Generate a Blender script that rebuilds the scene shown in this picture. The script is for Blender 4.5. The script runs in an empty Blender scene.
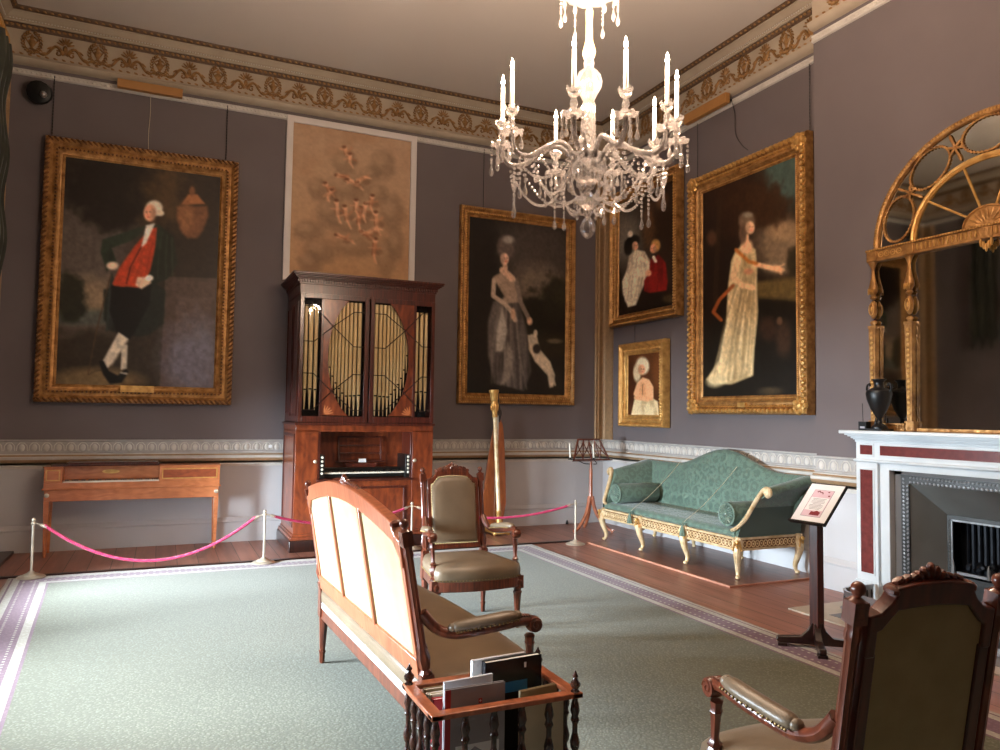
import bpy, math, random
import numpy as np
from mathutils import Matrix, Vector

PI = math.pi
SC = bpy.context.scene
COL = SC.collection

# ---------------------------------------------------------------- camera
def cam_axes():
    p, r, y = math.radians(2.995), math.radians(.805), math.radians(24.267)
    f = Vector((math.sin(y) * math.cos(p), math.cos(y) * math.cos(p), math.sin(p)))
    rt = Vector((math.cos(y), -math.sin(y), 0))
    up = rt.cross(f)
    return math.cos(r) * rt + math.sin(r) * up, -math.sin(r) * rt + math.cos(r) * up, f
_r, _u, _f = cam_axes()
cam_data = bpy.data.cameras.new('camera')
cam = bpy.data.objects.new('camera', cam_data)
COL.objects.link(cam)
cam.matrix_world = Matrix(((_r.x, _u.x, -_f.x, 0), (_r.y, _u.y, -_f.y, 0), (_r.z, _u.z, -_f.z, 1.55), (0, 0, 0, 1)))
cam_data.sensor_width = 36
cam_data.lens = 27.0
cam_data.clip_start = .05
SC.camera = cam

# ---------------------------------------------------------------- world, daylight, exposure
SC.view_settings.view_transform = 'Standard'
SC.view_settings.look = 'None'
SC.view_settings.gamma = 1
SC.view_settings.use_curve_mapping = False
SC.view_settings.exposure = 1.6
SC.cycles.max_bounces = 10
SC.cycles.diffuse_bounces = 5
SC.cycles.glossy_bounces = 4
SC.cycles.transparent_max_bounces = 24
SC.cycles.sample_clamp_indirect = 6
SC.cycles.use_denoising = True

W = bpy.data.worlds.new('sky')
SC.world = W
W.use_nodes = True
W.node_tree.nodes['Background'].inputs[0].default_value = (.55, .72, 1, 1)
W.node_tree.nodes['Background'].inputs[1].default_value = 1.5

WIN_Y = [6.9, 5.05, 3.2]          # centres of the three windows in the left wall
XL, XR, YB, YN, XC = -1.75, 5.97, 9.5, -2.2, 5.655
CEIL = 5.88

def area(name, loc, target, sx, sy, power, color):
    l = bpy.data.lights.new(name, 'AREA')
    l.shape = 'RECTANGLE'; l.size = sx; l.size_y = sy; l.energy = power; l.color = color
    o = bpy.data.objects.new(name, l)
    COL.objects.link(o)
    o.location = loc
    o.rotation_euler = (Vector(target) - Vector(loc)).to_track_quat('-Z', 'Y').to_euler()
    return o
for i, (wy, pw) in enumerate(zip(WIN_Y, (1300, 320, 190))):
    area('daylight_window', (XL - 2.6, wy - .5, 1.33), (XL + 1.4, wy + .1, .75), 3.2, 1.05, pw, (.78, .91, 1.0))

# ---------------------------------------------------------------- helpers
def lin(c):
    return tuple(((v / 255 / 12.92) if v / 255 <= .04045 else ((v / 255 + .055) / 1.055) ** 2.4) for v in c)

def srgb(c):
    return (*lin(c), 1)

class MB:
    """collects shapes that end up as one mesh"""
    def __init__(self):
        self.v = []; self.f = []; self.mi = []; self.M = Matrix.Identity(4); self.cur = 0
    def add(self, vs, fs):
        o = len(self.v); M = self.M
        self.v += [tuple(M @ Vector(p)) for p in vs]
        self.f += [tuple(i + o for i in f) for f in fs]
        self.mi += [self.cur] * len(fs)
    def box(self, x0, x1, y0, y1, z0, z1):
        v = [(x, y, z) for x in (x0, x1) for y in (y0, y1) for z in (z0, z1)]
        self.add(v, [(0, 1, 3, 2), (4, 6, 7, 5), (0, 4, 5, 1), (2, 3, 7, 6), (0, 2, 6, 4), (1, 5, 7, 3)])
        return self
    def taper(self, c0, h0, c1, h1, zs):
        """square section going from half size h0 at c0 to h1 at c1"""
        v = []
        for c, h, z in ((c0, h0, zs[0]), (c1, h1, zs[1])):
            hx, hy = (h, h) if not isinstance(h, tuple) else h
            v += [(c[0] - hx, c[1] - hy, z), (c[0] + hx, c[1] - hy, z), (c[0] + hx, c[1] + hy, z), (c[0] - hx, c[1] + hy, z)]
        self.add(v, [(3, 2, 1, 0), (4, 5, 6, 7), (0, 1, 5, 4), (1, 2, 6, 5), (2, 3, 7, 6), (3, 0, 4, 7)])
        return self
    def lathe(self, prof, c=(0, 0, 0), n=14, flute=0, nf=0, sx=1, sy=1):
        v = []; f = []
        for r, z in prof:
            for k in range(n):
                a = 2 * PI * k / n
                q = r * (1 - (flute if nf and k % 2 else 0))
                v.append((c[0] + q * math.cos(a) * sx, c[1] + q * math.sin(a) * sy, c[2] + z))
        m = len(prof)
        for i in range(m - 1):
            for k in range(n):
                a, b = i * n + k, i * n + (k + 1) % n
                f.append((a, b, b + n, a + n))
        f.append(tuple(range(n - 1, -1, -1))); f.append(tuple((m - 1) * n + k for k in range(n)))
        self.add(v, f)
        return self
    def lathe_to(self, prof, p0, p1, n=10, flute=0):
        """lathe whose z axis runs from p0 to p1 (z in metres from p0)"""
        p0 = Vector(p0); p1 = Vector(p1)
        q = (p1 - p0).to_track_quat('Z', 'Y').to_matrix().to_4x4()
        old = self.M
        self.M = old @ Matrix.Translation(p0) @ q
        self.lathe(prof, n=n, flute=flute, nf=1 if flute else 0)
        self.M = old
        return self
    def tube(self, pts, r, n=8, closed=False, flat=1.0, up=None):
        pts = [Vector(p) for p in pts]; m = len(pts)
        rs = r if isinstance(r, (list, tuple)) else [r] * m
        v = []; f = []; prev = None
        for i, p in enumerate(pts):
            if closed: t = pts[(i + 1) % m] - pts[i - 1]
            else: t = pts[min(i + 1, m - 1)] - pts[max(i - 1, 0)]
            if t.length < 1e-9: t = Vector((0, 0, 1))
            t.normalize()
            if up is not None: a = Vector(up)
            elif prev is None: a = Vector((0, 0, 1)) if abs(t.z) < .9 else Vector((1, 0, 0))
            else: a = prev
            a = a - t * a.dot(t)
            if a.length < 1e-6: a = t.orthogonal()
            a.normalize(); prev = a; b = t.cross(a)
            for k in range(n):
                an = 2 * PI * k / n
                v.append(p + (a * math.cos(an) * flat + b * math.sin(an)) * rs[i])
        for i in range(m if closed else m - 1):
            j = (i + 1) % m
            for k in range(n):
                k2 = (k + 1) % n
                f.append((i * n + k, i * n + k2, j * n + k2, j * n + k))
        if not closed:
            f.append(tuple(range(n - 1, -1, -1))); f.append(tuple((m - 1) * n + k for k in range(n)))
        self.add(v, f)
        return self
    def ell(self, c, r, n=8, m=5, rot=None):
        if not isinstance(r, (tuple, list)): r = (r, r, r)
        v = []; R = rot or Matrix.Identity(3)
        c = Vector(c)
        v.append(c + R @ Vector((0, 0, r[2])))
        for i in range(1, m):
            th = PI * i / m
            for k in range(n):
                a = 2 * PI * k / n
                v.append(c + R @ Vector((r[0] * math.sin(th) * math.cos(a), r[1] * math.sin(th) * math.sin(a), r[2] * math.cos(th))))
        v.append(c + R @ Vector((0, 0, -r[2])))
        f = [(0, 1 + k, 1 + (k + 1) % n) for k in range(n)]
        for i in range(m - 2):
            for k in range(n):
                a, b = 1 + i * n + k, 1 + i * n + (k + 1) % n
                f.append((a, a + n, b + n, b))
        L = len(v) - 1; s = 1 + (m - 2) * n
        f += [(L, s + (k + 1) % n, s + k) for k in range(n)]
        self.add(v, f)
        return self
    def prism(self, poly, y0, y1):
        """polygon in x,z extruded along y"""
        n = len(poly)
        v = [(x, y0, z) for x, z in poly] + [(x, y1, z) for x, z in poly]
        f = [tuple(range(n)), tuple(range(2 * n - 1, n - 1, -1))]
        f += [(i, i + n, (i + 1) % n + n, (i + 1) % n) for i in range(n)]
        self.add(v, f)
        return self
    def slab(self, poly, z0, z1):
        """polygon in x,y extruded along z"""
        n = len(poly)
        v = [(x, y, z0) for x, y in poly] + [(x, y, z1) for x, y in poly]
        f = [tuple(range(n - 1, -1, -1)), tuple(range(n, 2 * n))]
        f += [(i, (i + 1) % n, (i + 1) % n + n, i + n) for i in range(n)]
        self.add(v, f)
        return self
    def surf(self, fn, nu, nv, cu=False):
        v = [fn(i / nu, j / nv) for i in range(nu + (0 if cu else 1)) for j in range(nv + 1)]
        f = []; N = nu if cu else nu + 1
        for i in range(nu):
            for j in range(nv):
                a = i * (nv + 1) + j; b = ((i + 1) % N) * (nv + 1) + j
                f.append((a, b, b + 1, a + 1))
        self.add(v, f)
        return self
    def frame(self, x0, x1, z0, z1, prof):
        """mitred rectangular moulding; prof = (inset, y) from the outer back edge to the inner back edge"""
        v = []; f = []
        for ins, y in prof:
            v += [(x0 + ins, y, z0 + ins), (x1 - ins, y, z0 + ins), (x1 - ins, y, z1 - ins), (x0 + ins, y, z1 - ins)]
        m = len(prof)
        for i in range(m - 1):
            for k in range(4):
                a, b = i * 4 + k, i * 4 + (k + 1) % 4
                f.append((a, b, b + 4, a + 4))
        self.add(v, f)
        return self
    def sweep_x(self, prof, x0, x1):
        """profile (y, z) swept along x, capped"""
        n = len(prof)
        v = [(x0, y, z) for y, z in prof] + [(x1, y, z) for y, z in prof]
        f = [tuple(range(n)), tuple(range(2 * n - 1, n - 1, -1))]
        f += [(i, i + n, (i + 1) % n + n, (i + 1) % n) for i in range(n)]
        self.add(v, f)
        return self
    def bumps(self, p0, p1, pitch, r, tilt=0, nrm=(0, -1, 0), n=6, m=4):
        """a row of carved beads from p0 to p1; r = (along, outwards, across)"""
        p0 = Vector(p0); p1 = Vector(p1); d = p1 - p0; L = d.length; d.normalize(); nn = Vector(nrm); a = d.cross(nn)
        k = max(1, int(L / pitch))
        ct, st = math.cos(tilt), math.sin(tilt)
        R = Matrix((d * ct + a * st, nn, a * ct - d * st)).transposed()
        for i in range(k):
            self.ell(p0 + d * ((i + .5) * L / k), r, n, m, R)
        return self
    def build(self, name, mat, parent=None, smooth=True, bevel=0, angle=35, mods=None):
        me = bpy.data.meshes.new(name)
        me.from_pydata([tuple(p) for p in self.v], [], self.f)
        mats = mat if isinstance(mat, (list, tuple)) else [mat]
        for m_ in mats: me.materials.append(m_)
        if len(mats) > 1: me.polygons.foreach_set('material_index', self.mi)
        import bmesh
        bm = bmesh.new(); bm.from_mesh(me); bmesh.ops.recalc_face_normals(bm, faces=bm.faces); bm.to_mesh(me); bm.free()
        if smooth:
            me.polygons.foreach_set('use_smooth', [True] * len(me.polygons))
            me.set_sharp_from_angle(angle=math.radians(angle))
        me.update()
        o = bpy.data.objects.new(name, me)
        COL.objects.link(o)
        if parent is not None: o.parent = parent
        if bevel:
            b = o.modifiers.new('bevel', 'BEVEL'); b.width = bevel; b.segments = 2; b.limit_method = 'ANGLE'; b.angle_limit = math.radians(40)
            b.harden_normals = False
        return o

def tag(o, label, cat, group=None):
    o['label'] = label; o['category'] = cat
    if group: o['group'] = group
    return o

def thing(name, label, cat, loc=(0, 0, 0), rotz=0, group=None):
    o = bpy.data.objects.new(name, None)
    COL.objects.link(o)
    o.empty_display_size = .1
    o.location = loc; o.rotation_euler = (0, 0, rotz)
    return tag(o, label, cat, group)

def struct(name, mb, mat, label=None, **k):
    o = mb.build(name, mat, None, **k)
    o['kind'] = 'structure'
    if label: o['label'] = label
    return o

def children(o):
    return [c for c in bpy.data.objects if c.parent == o]

def copy_tree(o, parent=None):
    c = o.copy(); COL.objects.link(c)
    if parent is not None: c.parent = parent
    for ch in list(children(o)): copy_tree(ch, c)
    return c

# ---------------------------------------------------------------- materials
def nodes(name):
    m = bpy.data.materials.new(name); m.use_nodes = True
    nt = m.node_tree
    return m, nt, nt.nodes, nt.links, nt.nodes['Principled BSDF']

def ramp(N, stops):
    r = N.new('ShaderNodeValToRGB')
    e = r.color_ramp.elements
    while len(e) < len(stops): e.new(.5)
    for i, (p, c) in enumerate(stops):
        e[i].position = p; e[i].color = srgb(c)
    return r

def coords(N, L, scale=(1, 1, 1), rot=(0, 0, 0)):
    t = N.new('ShaderNodeTexCoord'); mp = N.new('ShaderNodeMapping')
    mp.inputs['Scale'].default_value = scale; mp.inputs['Rotation'].default_value = rot
    L.new(t.outputs['Object'], mp.inputs[0])
    return mp.outputs[0]

def plain(name, col, rough=.5, metal=0, spec=.5, coat=0, var=.12, vs=6, bump=0, bs=40, col2=None, sheen=0):
    """one colour with a soft natural variation and an optional fine bump"""
    m, nt, N, L, B = nodes(name)
    co = coords(N, L)
    nz = N.new('ShaderNodeTexNoise'); nz.inputs['Scale'].default_value = vs; nz.inputs['Detail'].default_value = 4
    L.new(co, nz.inputs['Vector'])
    c2 = col2 or tuple(max(0, v * (1 - var)) for v in col)
    r = ramp(N, [(.3, col), (.75, c2)])
    L.new(nz.outputs[0], r.inputs[0]); L.new(r.outputs[0], B.inputs['Base Color'])
    B.inputs['Roughness'].default_value = rough; B.inputs['Metallic'].default_value = metal
    B.inputs['Specular IOR Level'].default_value = spec; B.inputs['Coat Weight'].default_value = coat
    B.inputs['Coat Roughness'].default_value = .12
    if sheen: B.inputs['Sheen Weight'].default_value = sheen
    if bump:
        n2 = N.new('ShaderNodeTexNoise'); n2.inputs['Scale'].default_value = bs; n2.inputs['Detail'].default_value = 3
        L.new(co, n2.inputs['Vector'])
        b = N.new('ShaderNodeBump'); b.inputs['Strength'].default_value = bump; b.inputs['Distance'].default_value = .01
        L.new(n2.outputs[0], b.inputs['Height']); L.new(b.outputs[0], B.inputs['Normal'])
    return m

def wood(name, a, b, scale=(6, 6, .8), rough=.3, coat=.3, spec=.5):
    m, nt, N, L, B = nodes(name)
    co = coords(N, L, scale)
    nz = N.new('ShaderNodeTexNoise'); nz.inputs['Scale'].default_value = 3.2; nz.inputs['Detail'].default_value = 7; nz.inputs['Distortion'].default_value = 1.4
    L.new(co, nz.inputs['Vector'])
    w = N.new('ShaderNodeTexWave'); w.inputs['Scale'].default_value = 1.6; w.inputs['Distortion'].default_value = 7; w.inputs['Detail'].default_value = 3
    L.new(co, w.inputs['Vector'])
    mx = N.new('ShaderNodeMath'); mx.operation = 'MULTIPLY_ADD'; mx.inputs[1].default_value = .10
    L.new(w.outputs[0], mx.inputs[0])
    m2 = N.new('ShaderNodeMath'); m2.operation = 'MULTIPLY'; m2.inputs[1].default_value = .92
    L.new(nz.outputs[0], m2.inputs[0]); L.new(m2.outputs[0], mx.inputs[2])
    mid = tuple((x + y) / 2 for x, y in zip(a, b))
    r = ramp(N, [(.28, a), (.5, mid), (.72, b)])
    L.new(mx.outputs[0], r.inputs[0]); L.new(r.outputs[0], B.inputs['Base Color'])
    B.inputs['Roughness'].default_value = rough; B.inputs['Coat Weight'].default_value = coat
    B.inputs['Coat Roughness'].default_value = .15; B.inputs['Specular IOR Level'].default_value = spec
    return m

def gilt(name, a, b, rough=.38, metal=.5, bump=.5, bs=60):
    return plain(name, a, rough, metal, var=0, vs=14, bump=bump, bs=bs, col2=b)

M = {}
M['wall'] = plain('purple grey wall paint', (113, 104, 105), .85, col2=(106, 97, 98), vs=1.3, bump=.05, bs=300, spec=.25)
M['ceiling'] = plain('warm taupe ceiling paint', (210, 200, 192), .9, col2=(204, 194, 186), vs=.7, spec=.2)
M['dadowall'] = plain('pale grey dado paint', (186, 184, 186), .6, col2=(180, 177, 178), vs=2, spec=.3)
M['white'] = plain('off white moulding paint', (205, 200, 194), .55, col2=(190, 184, 176), vs=9, spec=.3)
M['dadoband'] = plain('grey white dado frieze', (176, 172, 170), .6, col2=(160, 155, 150), vs=12, spec=.3)
M['railgilt'] = plain('worn gilt fillet', (176, 142, 104), .5, .25, col2=(150, 122, 92), vs=20)
M['frieze'] = plain('cream frieze', (178, 164, 146), .7, col2=(168, 152, 134), vs=5, spec=.25)
M['friezegold'] = plain('bronze gold frieze ornament', (170, 130, 82), .45, .35, col2=(112, 78, 44), vs=25)
M['bandbrown'] = plain('brown leaf band', (112, 88, 68), .6, .15, col2=(78, 58, 42), vs=30)
M['gold'] = gilt('gilded frame', (196, 146, 86), (120, 78, 40), bump=.9, bs=34)
M['goldbright'] = gilt('bright gilding', (226, 180, 108), (178, 128, 66), .34)
M['golddark'] = gilt('dark carved gilding', (150, 100, 56), (70, 42, 22), .42, .5)
M['creamgilt'] = gilt('cream gilt wood', (228, 206, 168), (186, 150, 98), .42, .15, .35, 50)
M['mahogany'] = wood('red mahogany', (96, 40, 26), (52, 18, 12))
M['mahoganyveneer'] = wood('flame mahogany veneer', (142, 68, 34), (84, 34, 18), (3, 3, 1.2))
M['darkmahogany'] = wood('dark mahogany', (50, 22, 16), (24, 10, 8))
M['satinwood'] = wood('orange satinwood', (206, 128, 80), (172, 98, 56), (1.5, 5, 5), .35)
M['satinpanel'] = wood('red satinwood panel', (166, 84, 48), (128, 60, 34), (2, 6, 6), .35)
M['walnut'] = wood('red walnut', (122, 62, 40), (66, 28, 18), (8, 8, 1.2), .28, .4)
M['walnutlight'] = wood('light orange walnut', (182, 108, 74), (132, 70, 44), (5, 5, 1), .3, .3)
M['turned'] = wood('dark turned wood', (76, 42, 30), (34, 16, 12), (5, 5, 3), .25, .4)
M['leather'] = plain('olive brown leather', (122, 104, 84), .36, spec=.5, col2=(102, 86, 68), vs=5, bump=.12, bs=220)
M['canvas'] = plain('sage linen back cloth', (164, 152, 118), .9, col2=(154, 142, 108), vs=14, bump=.15, bs=400, spec=.15)
M['nail'] = plain('brass nail heads', (150, 124, 84), .35, .9)
M['black'] = plain('black metal', (14, 14, 15), .4, 0, spec=.4)
M['blackvase'] = plain('black basalt', (20, 19, 20), .38, 0, spec=.45, bump=.1, bs=80)
M['brass'] = plain('pale brass', (222, 210, 190), .3, .6, var=.1)
M['pipe'] = plain('gilt organ pipe metal', (246, 222, 172), .35, .12, col2=(230, 198, 142), vs=3)
M['boxwood'] = plain('golden brown box', (176, 126, 72), .5, col2=(160, 112, 60), vs=4)
M['edgewood'] = plain('pinkish lit board edge', (184, 128, 104), .5, col2=(150, 98, 78), vs=6)  # paler than the platform boards: light on the edge put into the colour
M['cheek'] = plain('brushed steel cheek', (150, 150, 146), .42, .45, col2=(122, 122, 118), vs=2)
M['steel'] = plain('polished steel', (170, 170, 172), .28, .75, var=.2)
M['steeldark'] = plain('blackened steel', (88, 88, 88), .35, .8, col2=(60, 60, 60), vs=5)
M['iron'] = plain('cast iron', (34, 38, 46), .45, .5, col2=(22, 24, 30), vs=20)
M['nearblack'] = plain('nearblack', (10, 10, 11), .9)  # flat near-black for the organ backboard and pipe mouths
M['marble'] = plain('white marble', (214, 218, 220), .3, col2=(192, 198, 202), vs=3, spec=.5)
M['redmarble'] = plain('red marble', (112, 46, 42), .25, col2=(86, 34, 32), vs=22, spec=.5)
M['stone'] = plain('pale hearth stone', (190, 176, 156), .5, var=.08)
M['slate'] = plain('grey slate', (96, 88, 84), .4, var=.15)
M['ivory'] = plain('ivory', (226, 220, 204), .35)
M['ebony'] = plain('ebony', (16, 13, 12), .35)
M['paper'] = plain('white paper', (236, 236, 238), .7, var=.02)
M['pinkprint'] = plain('pale pink print', (222, 192, 204), .7, var=.04)
M['redprint'] = plain('dark red print', (130, 30, 40), .7)
M['greyprint'] = plain('grey print', (150, 150, 160), .7)
M['candle'] = plain('white candle', (245, 240, 228), .5, var=.02)
M['harpwood'] = wood('harp maple', (186, 108, 58), (140, 74, 38), (5, 5, 1), .3)
M['oak'] = wood('golden brown box wood', (172, 124, 72), (140, 96, 50), (1.5, 6, 6), .5, 0)
M['redcover'] = plain('red book cover', (178, 34, 44), .4)
M['greycover'] = plain('grey book cover', (150, 146, 150), .4, col2=(128, 124, 128), vs=9)
M['blackcover'] = plain('black glossy cover', (14, 16, 22), .25)
M['bluecover'] = plain('blue print', (30, 110, 160), .35)
M['creamcover'] = plain('cream cover', (200, 190, 164), .6)
M['tancover'] = plain('tan cover', (150, 130, 96), .6)
M['teal'] = None

def rope_mat():
    m, nt, N, L, B = nodes('magenta rope')
    B.inputs['Base Color'].default_value = srgb((176, 20, 78)); B.inputs['Roughness'].default_value = .6
    B.inputs['Sheen Weight'].default_value = .4
    return m
M['rope'] = rope_mat()

def damask():
    m, nt, N, L, B = nodes('teal damask silk')
    co = coords(N, L)
    # woven leaf motifs: two distorted waves crossed with a voronoi
    v = N.new('ShaderNodeTexVoronoi'); v.inputs['Scale'].default_value = 7.5; v.inputs['Randomness'].default_value = .2
    L.new(co, v.inputs['Vector'])
    nz = N.new('ShaderNodeTexNoise'); nz.inputs['Scale'].default_value = 15; nz.inputs['Detail'].default_value = 3; nz.inputs['Distortion'].default_value = 2.2
    L.new(co, nz.inputs['Vector'])
    a = N.new('ShaderNodeMath'); a.operation = 'ADD'
    s = N.new('ShaderNodeMath'); s.operation = 'SINE'
    k = N.new('ShaderNodeMath'); k.operation = 'MULTIPLY'; k.inputs[1].default_value = 15
    L.new(v.outputs['Distance'], k.inputs[0]); L.new(k.outputs[0], s.inputs[0])
    s2 = N.new('ShaderNodeMath'); s2.operation = 'MULTIPLY'; s2.inputs[1].default_value = .12
    L.new(s.outputs[0], s2.inputs[0]); L.new(s2.outputs[0], a.inputs[0]); L.new(nz.outputs[0], a.inputs[1])
    r = ramp(N, [(.48, (78, 98, 86)), (.6, (106, 128, 114))])
    L.new(a.outputs[0], r.inputs[0]); L.new(r.outputs[0], B.inputs['Base Color'])
    r2 = ramp(N, [(.5, (190, 190, 190)), (.56, (140, 140, 140))])
    L.new(a.outputs[0], r2.inputs[0]); L.new(r2.outputs[0], B.inputs['Roughness'])
    B.inputs['Specular IOR Level'].default_value = .5; B.inputs['Sheen Weight'].default_value = .25
    return m
M['damask'] = damask()
M['tealplain'] = plain('teal silk outside back', (60, 78, 68), .6, col2=(52, 70, 60), sheen=.2)
M['drape'] = plain('dark green brocade', (46, 48, 36), .8, col2=(24, 24, 20), vs=9, sheen=.2)

def crystal():
    m, nt, N, L, B = nodes('cut crystal')
    nt.nodes.remove(B)
    out = [n for n in N if n.type == 'OUTPUT_MATERIAL'][0]
    g = N.new('ShaderNodeBsdfGlossy'); g.inputs['Roughness'].default_value = .08; g.inputs['Color'].default_value = (.86, .83, .81, 1)
    t = N.new('ShaderNodeBsdfTransparent'); t.inputs['Color'].default_value = (.97, .95, .94, 1)
    d = N.new('ShaderNodeBsdfTranslucent'); d.inputs['Color'].default_value = (.95, .9, .88, 1)
    d2 = N.new('ShaderNodeBsdfDiffuse'); d2.inputs['Color'].default_value = (.9, .86, .84, 1)
    dd = N.new('ShaderNodeMixShader'); dd.inputs[0].default_value = .5
    L.new(d.outputs[0], dd.inputs[1]); L.new(d2.outputs[0], dd.inputs[2])
    lw = N.new('ShaderNodeLayerWeight'); lw.inputs[0].default_value = .45
    m1 = N.new('ShaderNodeMixShader'); L.new(lw.outputs['Fresnel'], m1.inputs[0]); L.new(t.outputs[0], m1.inputs[1]); L.new(g.outputs[0], m1.inputs[2])
    m2 = N.new('ShaderNodeMixShader'); m2.inputs[0].default_value = .09
    L.new(m1.outputs[0], m2.inputs[1]); L.new(dd.outputs[0], m2.inputs[2]); L.new(m2.outputs[0], out.inputs[0])
    return m
M['crystal'] = crystal()

def pane():
    m, nt, N, L, B = nodes('window glass')
    nt.nodes.remove(B)
    out = [n for n in N if n.type == 'OUTPUT_MATERIAL'][0]
    g = N.new('ShaderNodeBsdfGlossy'); g.inputs['Roughness'].default_value = .02
    t = N.new('ShaderNodeBsdfTransparent')
    f = N.new('ShaderNodeFresnel'); f.inputs[0].default_value = 1.5
    fm = N.new('ShaderNodeMath'); fm.operation = 'MULTIPLY'; fm.inputs[1].default_value = .7; L.new(f.outputs[0], fm.inputs[0])
    m1 = N.new('ShaderNodeMixShader'); L.new(fm.outputs[0], m1.inputs[0]); L.new(t.outputs[0], m1.inputs[1]); L.new(g.outputs[0], m1.inputs[2])
    L.new(m1.outputs[0], out.inputs[0])
    return m
M['pane'] = pane()

def mirror_mat():
    m, nt, N, L, B = nodes('old mirror glass')
    B.inputs['Metallic'].default_value = 1; B.inputs['Roughness'].default_value = .04
    co = coords(N, L)
    nz = N.new('ShaderNodeTexNoise'); nz.inputs['Scale'].default_value = 3; nz.inputs['Detail'].default_value = 5
    L.new(co, nz.inputs['Vector'])
    r = ramp(N, [(.35, (214, 216, 210)), (.7, (196, 198, 190))]); L.new(nz.outputs[0], r.inputs[0]); L.new(r.outputs[0], B.inputs['Base Color'])
    return m
M['mirror'] = mirror_mat()

def emis(name, col, s):
    m, nt, N, L, B = nodes(name)
    B.inputs['Base Color'].default_value = (*col, 1)
    B.inputs['Emission Color'].default_value = (*col, 1); B.inputs['Emission Strength'].default_value = s
    return m
M['flame'] = emis('lit flame bulb', (1, .78, .55), 60)

def floor_mat():
    m, nt, N, L, B = nodes('red brown floor boards')
    co = coords(N, L)
    sx = N.new('ShaderNodeSeparateXYZ'); L.new(co, sx.inputs[0])
    k = N.new('ShaderNodeMath'); k.operation = 'MULTIPLY'; k.inputs[1].default_value = 1 / .2
    L.new(sx.outputs[0], k.inputs[0])
    fl = N.new('ShaderNodeMath'); fl.operation = 'FLOOR'; L.new(k.outputs[0], fl.inputs[0])
    fr = N.new('ShaderNodeMath'); fr.operation = 'FRACT'; L.new(k.outputs[0], fr.inputs[0])
    wn = N.new('ShaderNodeTexWhiteNoise'); wn.noise_dimensions = '1D'; L.new(fl.outputs[0], wn.inputs['W'])
    nz = N.new('ShaderNodeTexNoise'); nz.inputs['Scale'].default_value = 2; nz.inputs['Detail'].default_value = 6
    mp = N.new('ShaderNodeMapping'); mp.inputs['Scale'].default_value = (8, .8, 1); L.new(co, mp.inputs[0]); L.new(mp.outputs[0], nz.inputs['Vector'])
    ad = N.new('ShaderNodeMath'); ad.operation = 'MULTIPLY_ADD'; ad.inputs[1].default_value = .35
    L.new(wn.outputs[0], ad.inputs[0]); L.new(nz.outputs[0], ad.inputs[2])
    r = ramp(N, [(.35, (164, 112, 94)), (.95, (122, 80, 66))]); L.new(ad.outputs[0], r.inputs[0])
    g = N.new('ShaderNodeMath'); g.operation = 'LESS_THAN'; g.inputs[1].default_value = .035; L.new(fr.outputs[0], g.inputs[0])
    mx = N.new('ShaderNodeMix'); mx.data_type = 'RGBA'; L.new(g.outputs[0], mx.inputs[0]); L.new(r.outputs[0], mx.inputs[6]); mx.inputs[7].default_value = srgb((40, 22, 18))
    L.new(mx.outputs[2], B.inputs['Base Color'])
    B.inputs['Roughness'].default_value = .38; B.inputs['Specular IOR Level'].default_value = .5
    return m
M['floor'] = floor_mat()
M['platform'] = wood('brown platform boards', (132, 88, 72), (100, 64, 52), (2, .5, 1), .4, .1)

def carpet(name, a, b, c=None, sc=62):
    m, nt, N, L, B = nodes(name)
    co = coords(N, L)
    v = N.new('ShaderNodeTexVoronoi'); v.inputs['Scale'].default_value = sc; L.new(co, v.inputs['Vector'])
    nz = N.new('ShaderNodeTexNoise'); nz.inputs['Scale'].default_value = sc * 1.5; nz.inputs['Detail'].default_value = 3; L.new(co, nz.inputs['Vector'])
    ad = N.new('ShaderNodeMath'); ad.operation = 'ADD'; L.new(v.outputs['Distance'], ad.inputs[0]); L.new(nz.outputs[0], ad.inputs[1])
    r = ramp(N, [(.55, a), (1.0, b)]); L.new(ad.outputs[0], r.inputs[0]); L.new(r.outputs[0], B.inputs['Base Color'])
    B.inputs['Roughness'].default_value = .95; B.inputs['Specular IOR Level'].default_value = .1; B.inputs['Sheen Weight'].default_value = .15
    bp = N.new('ShaderNodeBump'); bp.inputs['Strength'].default_value = .25; bp.inputs['Distance'].default_value = .005
    L.new(ad.outputs[0], bp.inputs['Height']); L.new(bp.outputs[0], B.inputs['Normal'])
    return m
M['rug'] = carpet('sage carpet', (118, 120, 102), (92, 92, 74))
M['rugmauve'] = carpet('mauve carpet border', (128, 100, 112), (108, 82, 94), sc=44)
M['rugpale'] = carpet('pale carpet border', (182, 176, 164), (160, 154, 142), sc=44)

# ================================================================ ROOM SHELL
struct('floor', MB().box(XL - .3, XR + .5, YN - .3, YB + .3, -.12, 0), M['floor'], smooth=False)
struct('ceiling', MB().box(XL - .3, XR + .5, YN - .3, YB + .3, CEIL, CEIL + .15), M['ceiling'], smooth=False)
struct('wall_back', MB().box(XL - .3, XR + .5, YB, YB + .3, 0, CEIL), M['wall'], smooth=False)
struct('wall_front', MB().box(XL - .3, XR + .5, YN - .3, YN, 0, CEIL), M['wall'], smooth=False)
FY0, FY1 = 1.91, 5.245          # chimney breast
OP0, OP1, OPZ = 3.58 - .80, 3.58 + .80, 1.13
w = MB(); w.box(XR, XR + .3, FY1, YB, 0, CEIL); w.box(XR, XR + .3, YN, FY0, 0, CEIL); w.box(XR + .35, XR + .5, FY0, FY1, 0, CEIL)
struct('wall_right', w, M['wall'], smooth=False)
w = MB(); w.box(XC, XR + .35, OP1, FY1, 0, CEIL); w.box(XC, XR + .35, FY0, OP0, 0, CEIL); w.box(XC, XR + .35, OP0, OP1, OPZ, CEIL)
struct('wall_chimney_breast', w, M['wall'], smooth=False)
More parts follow.
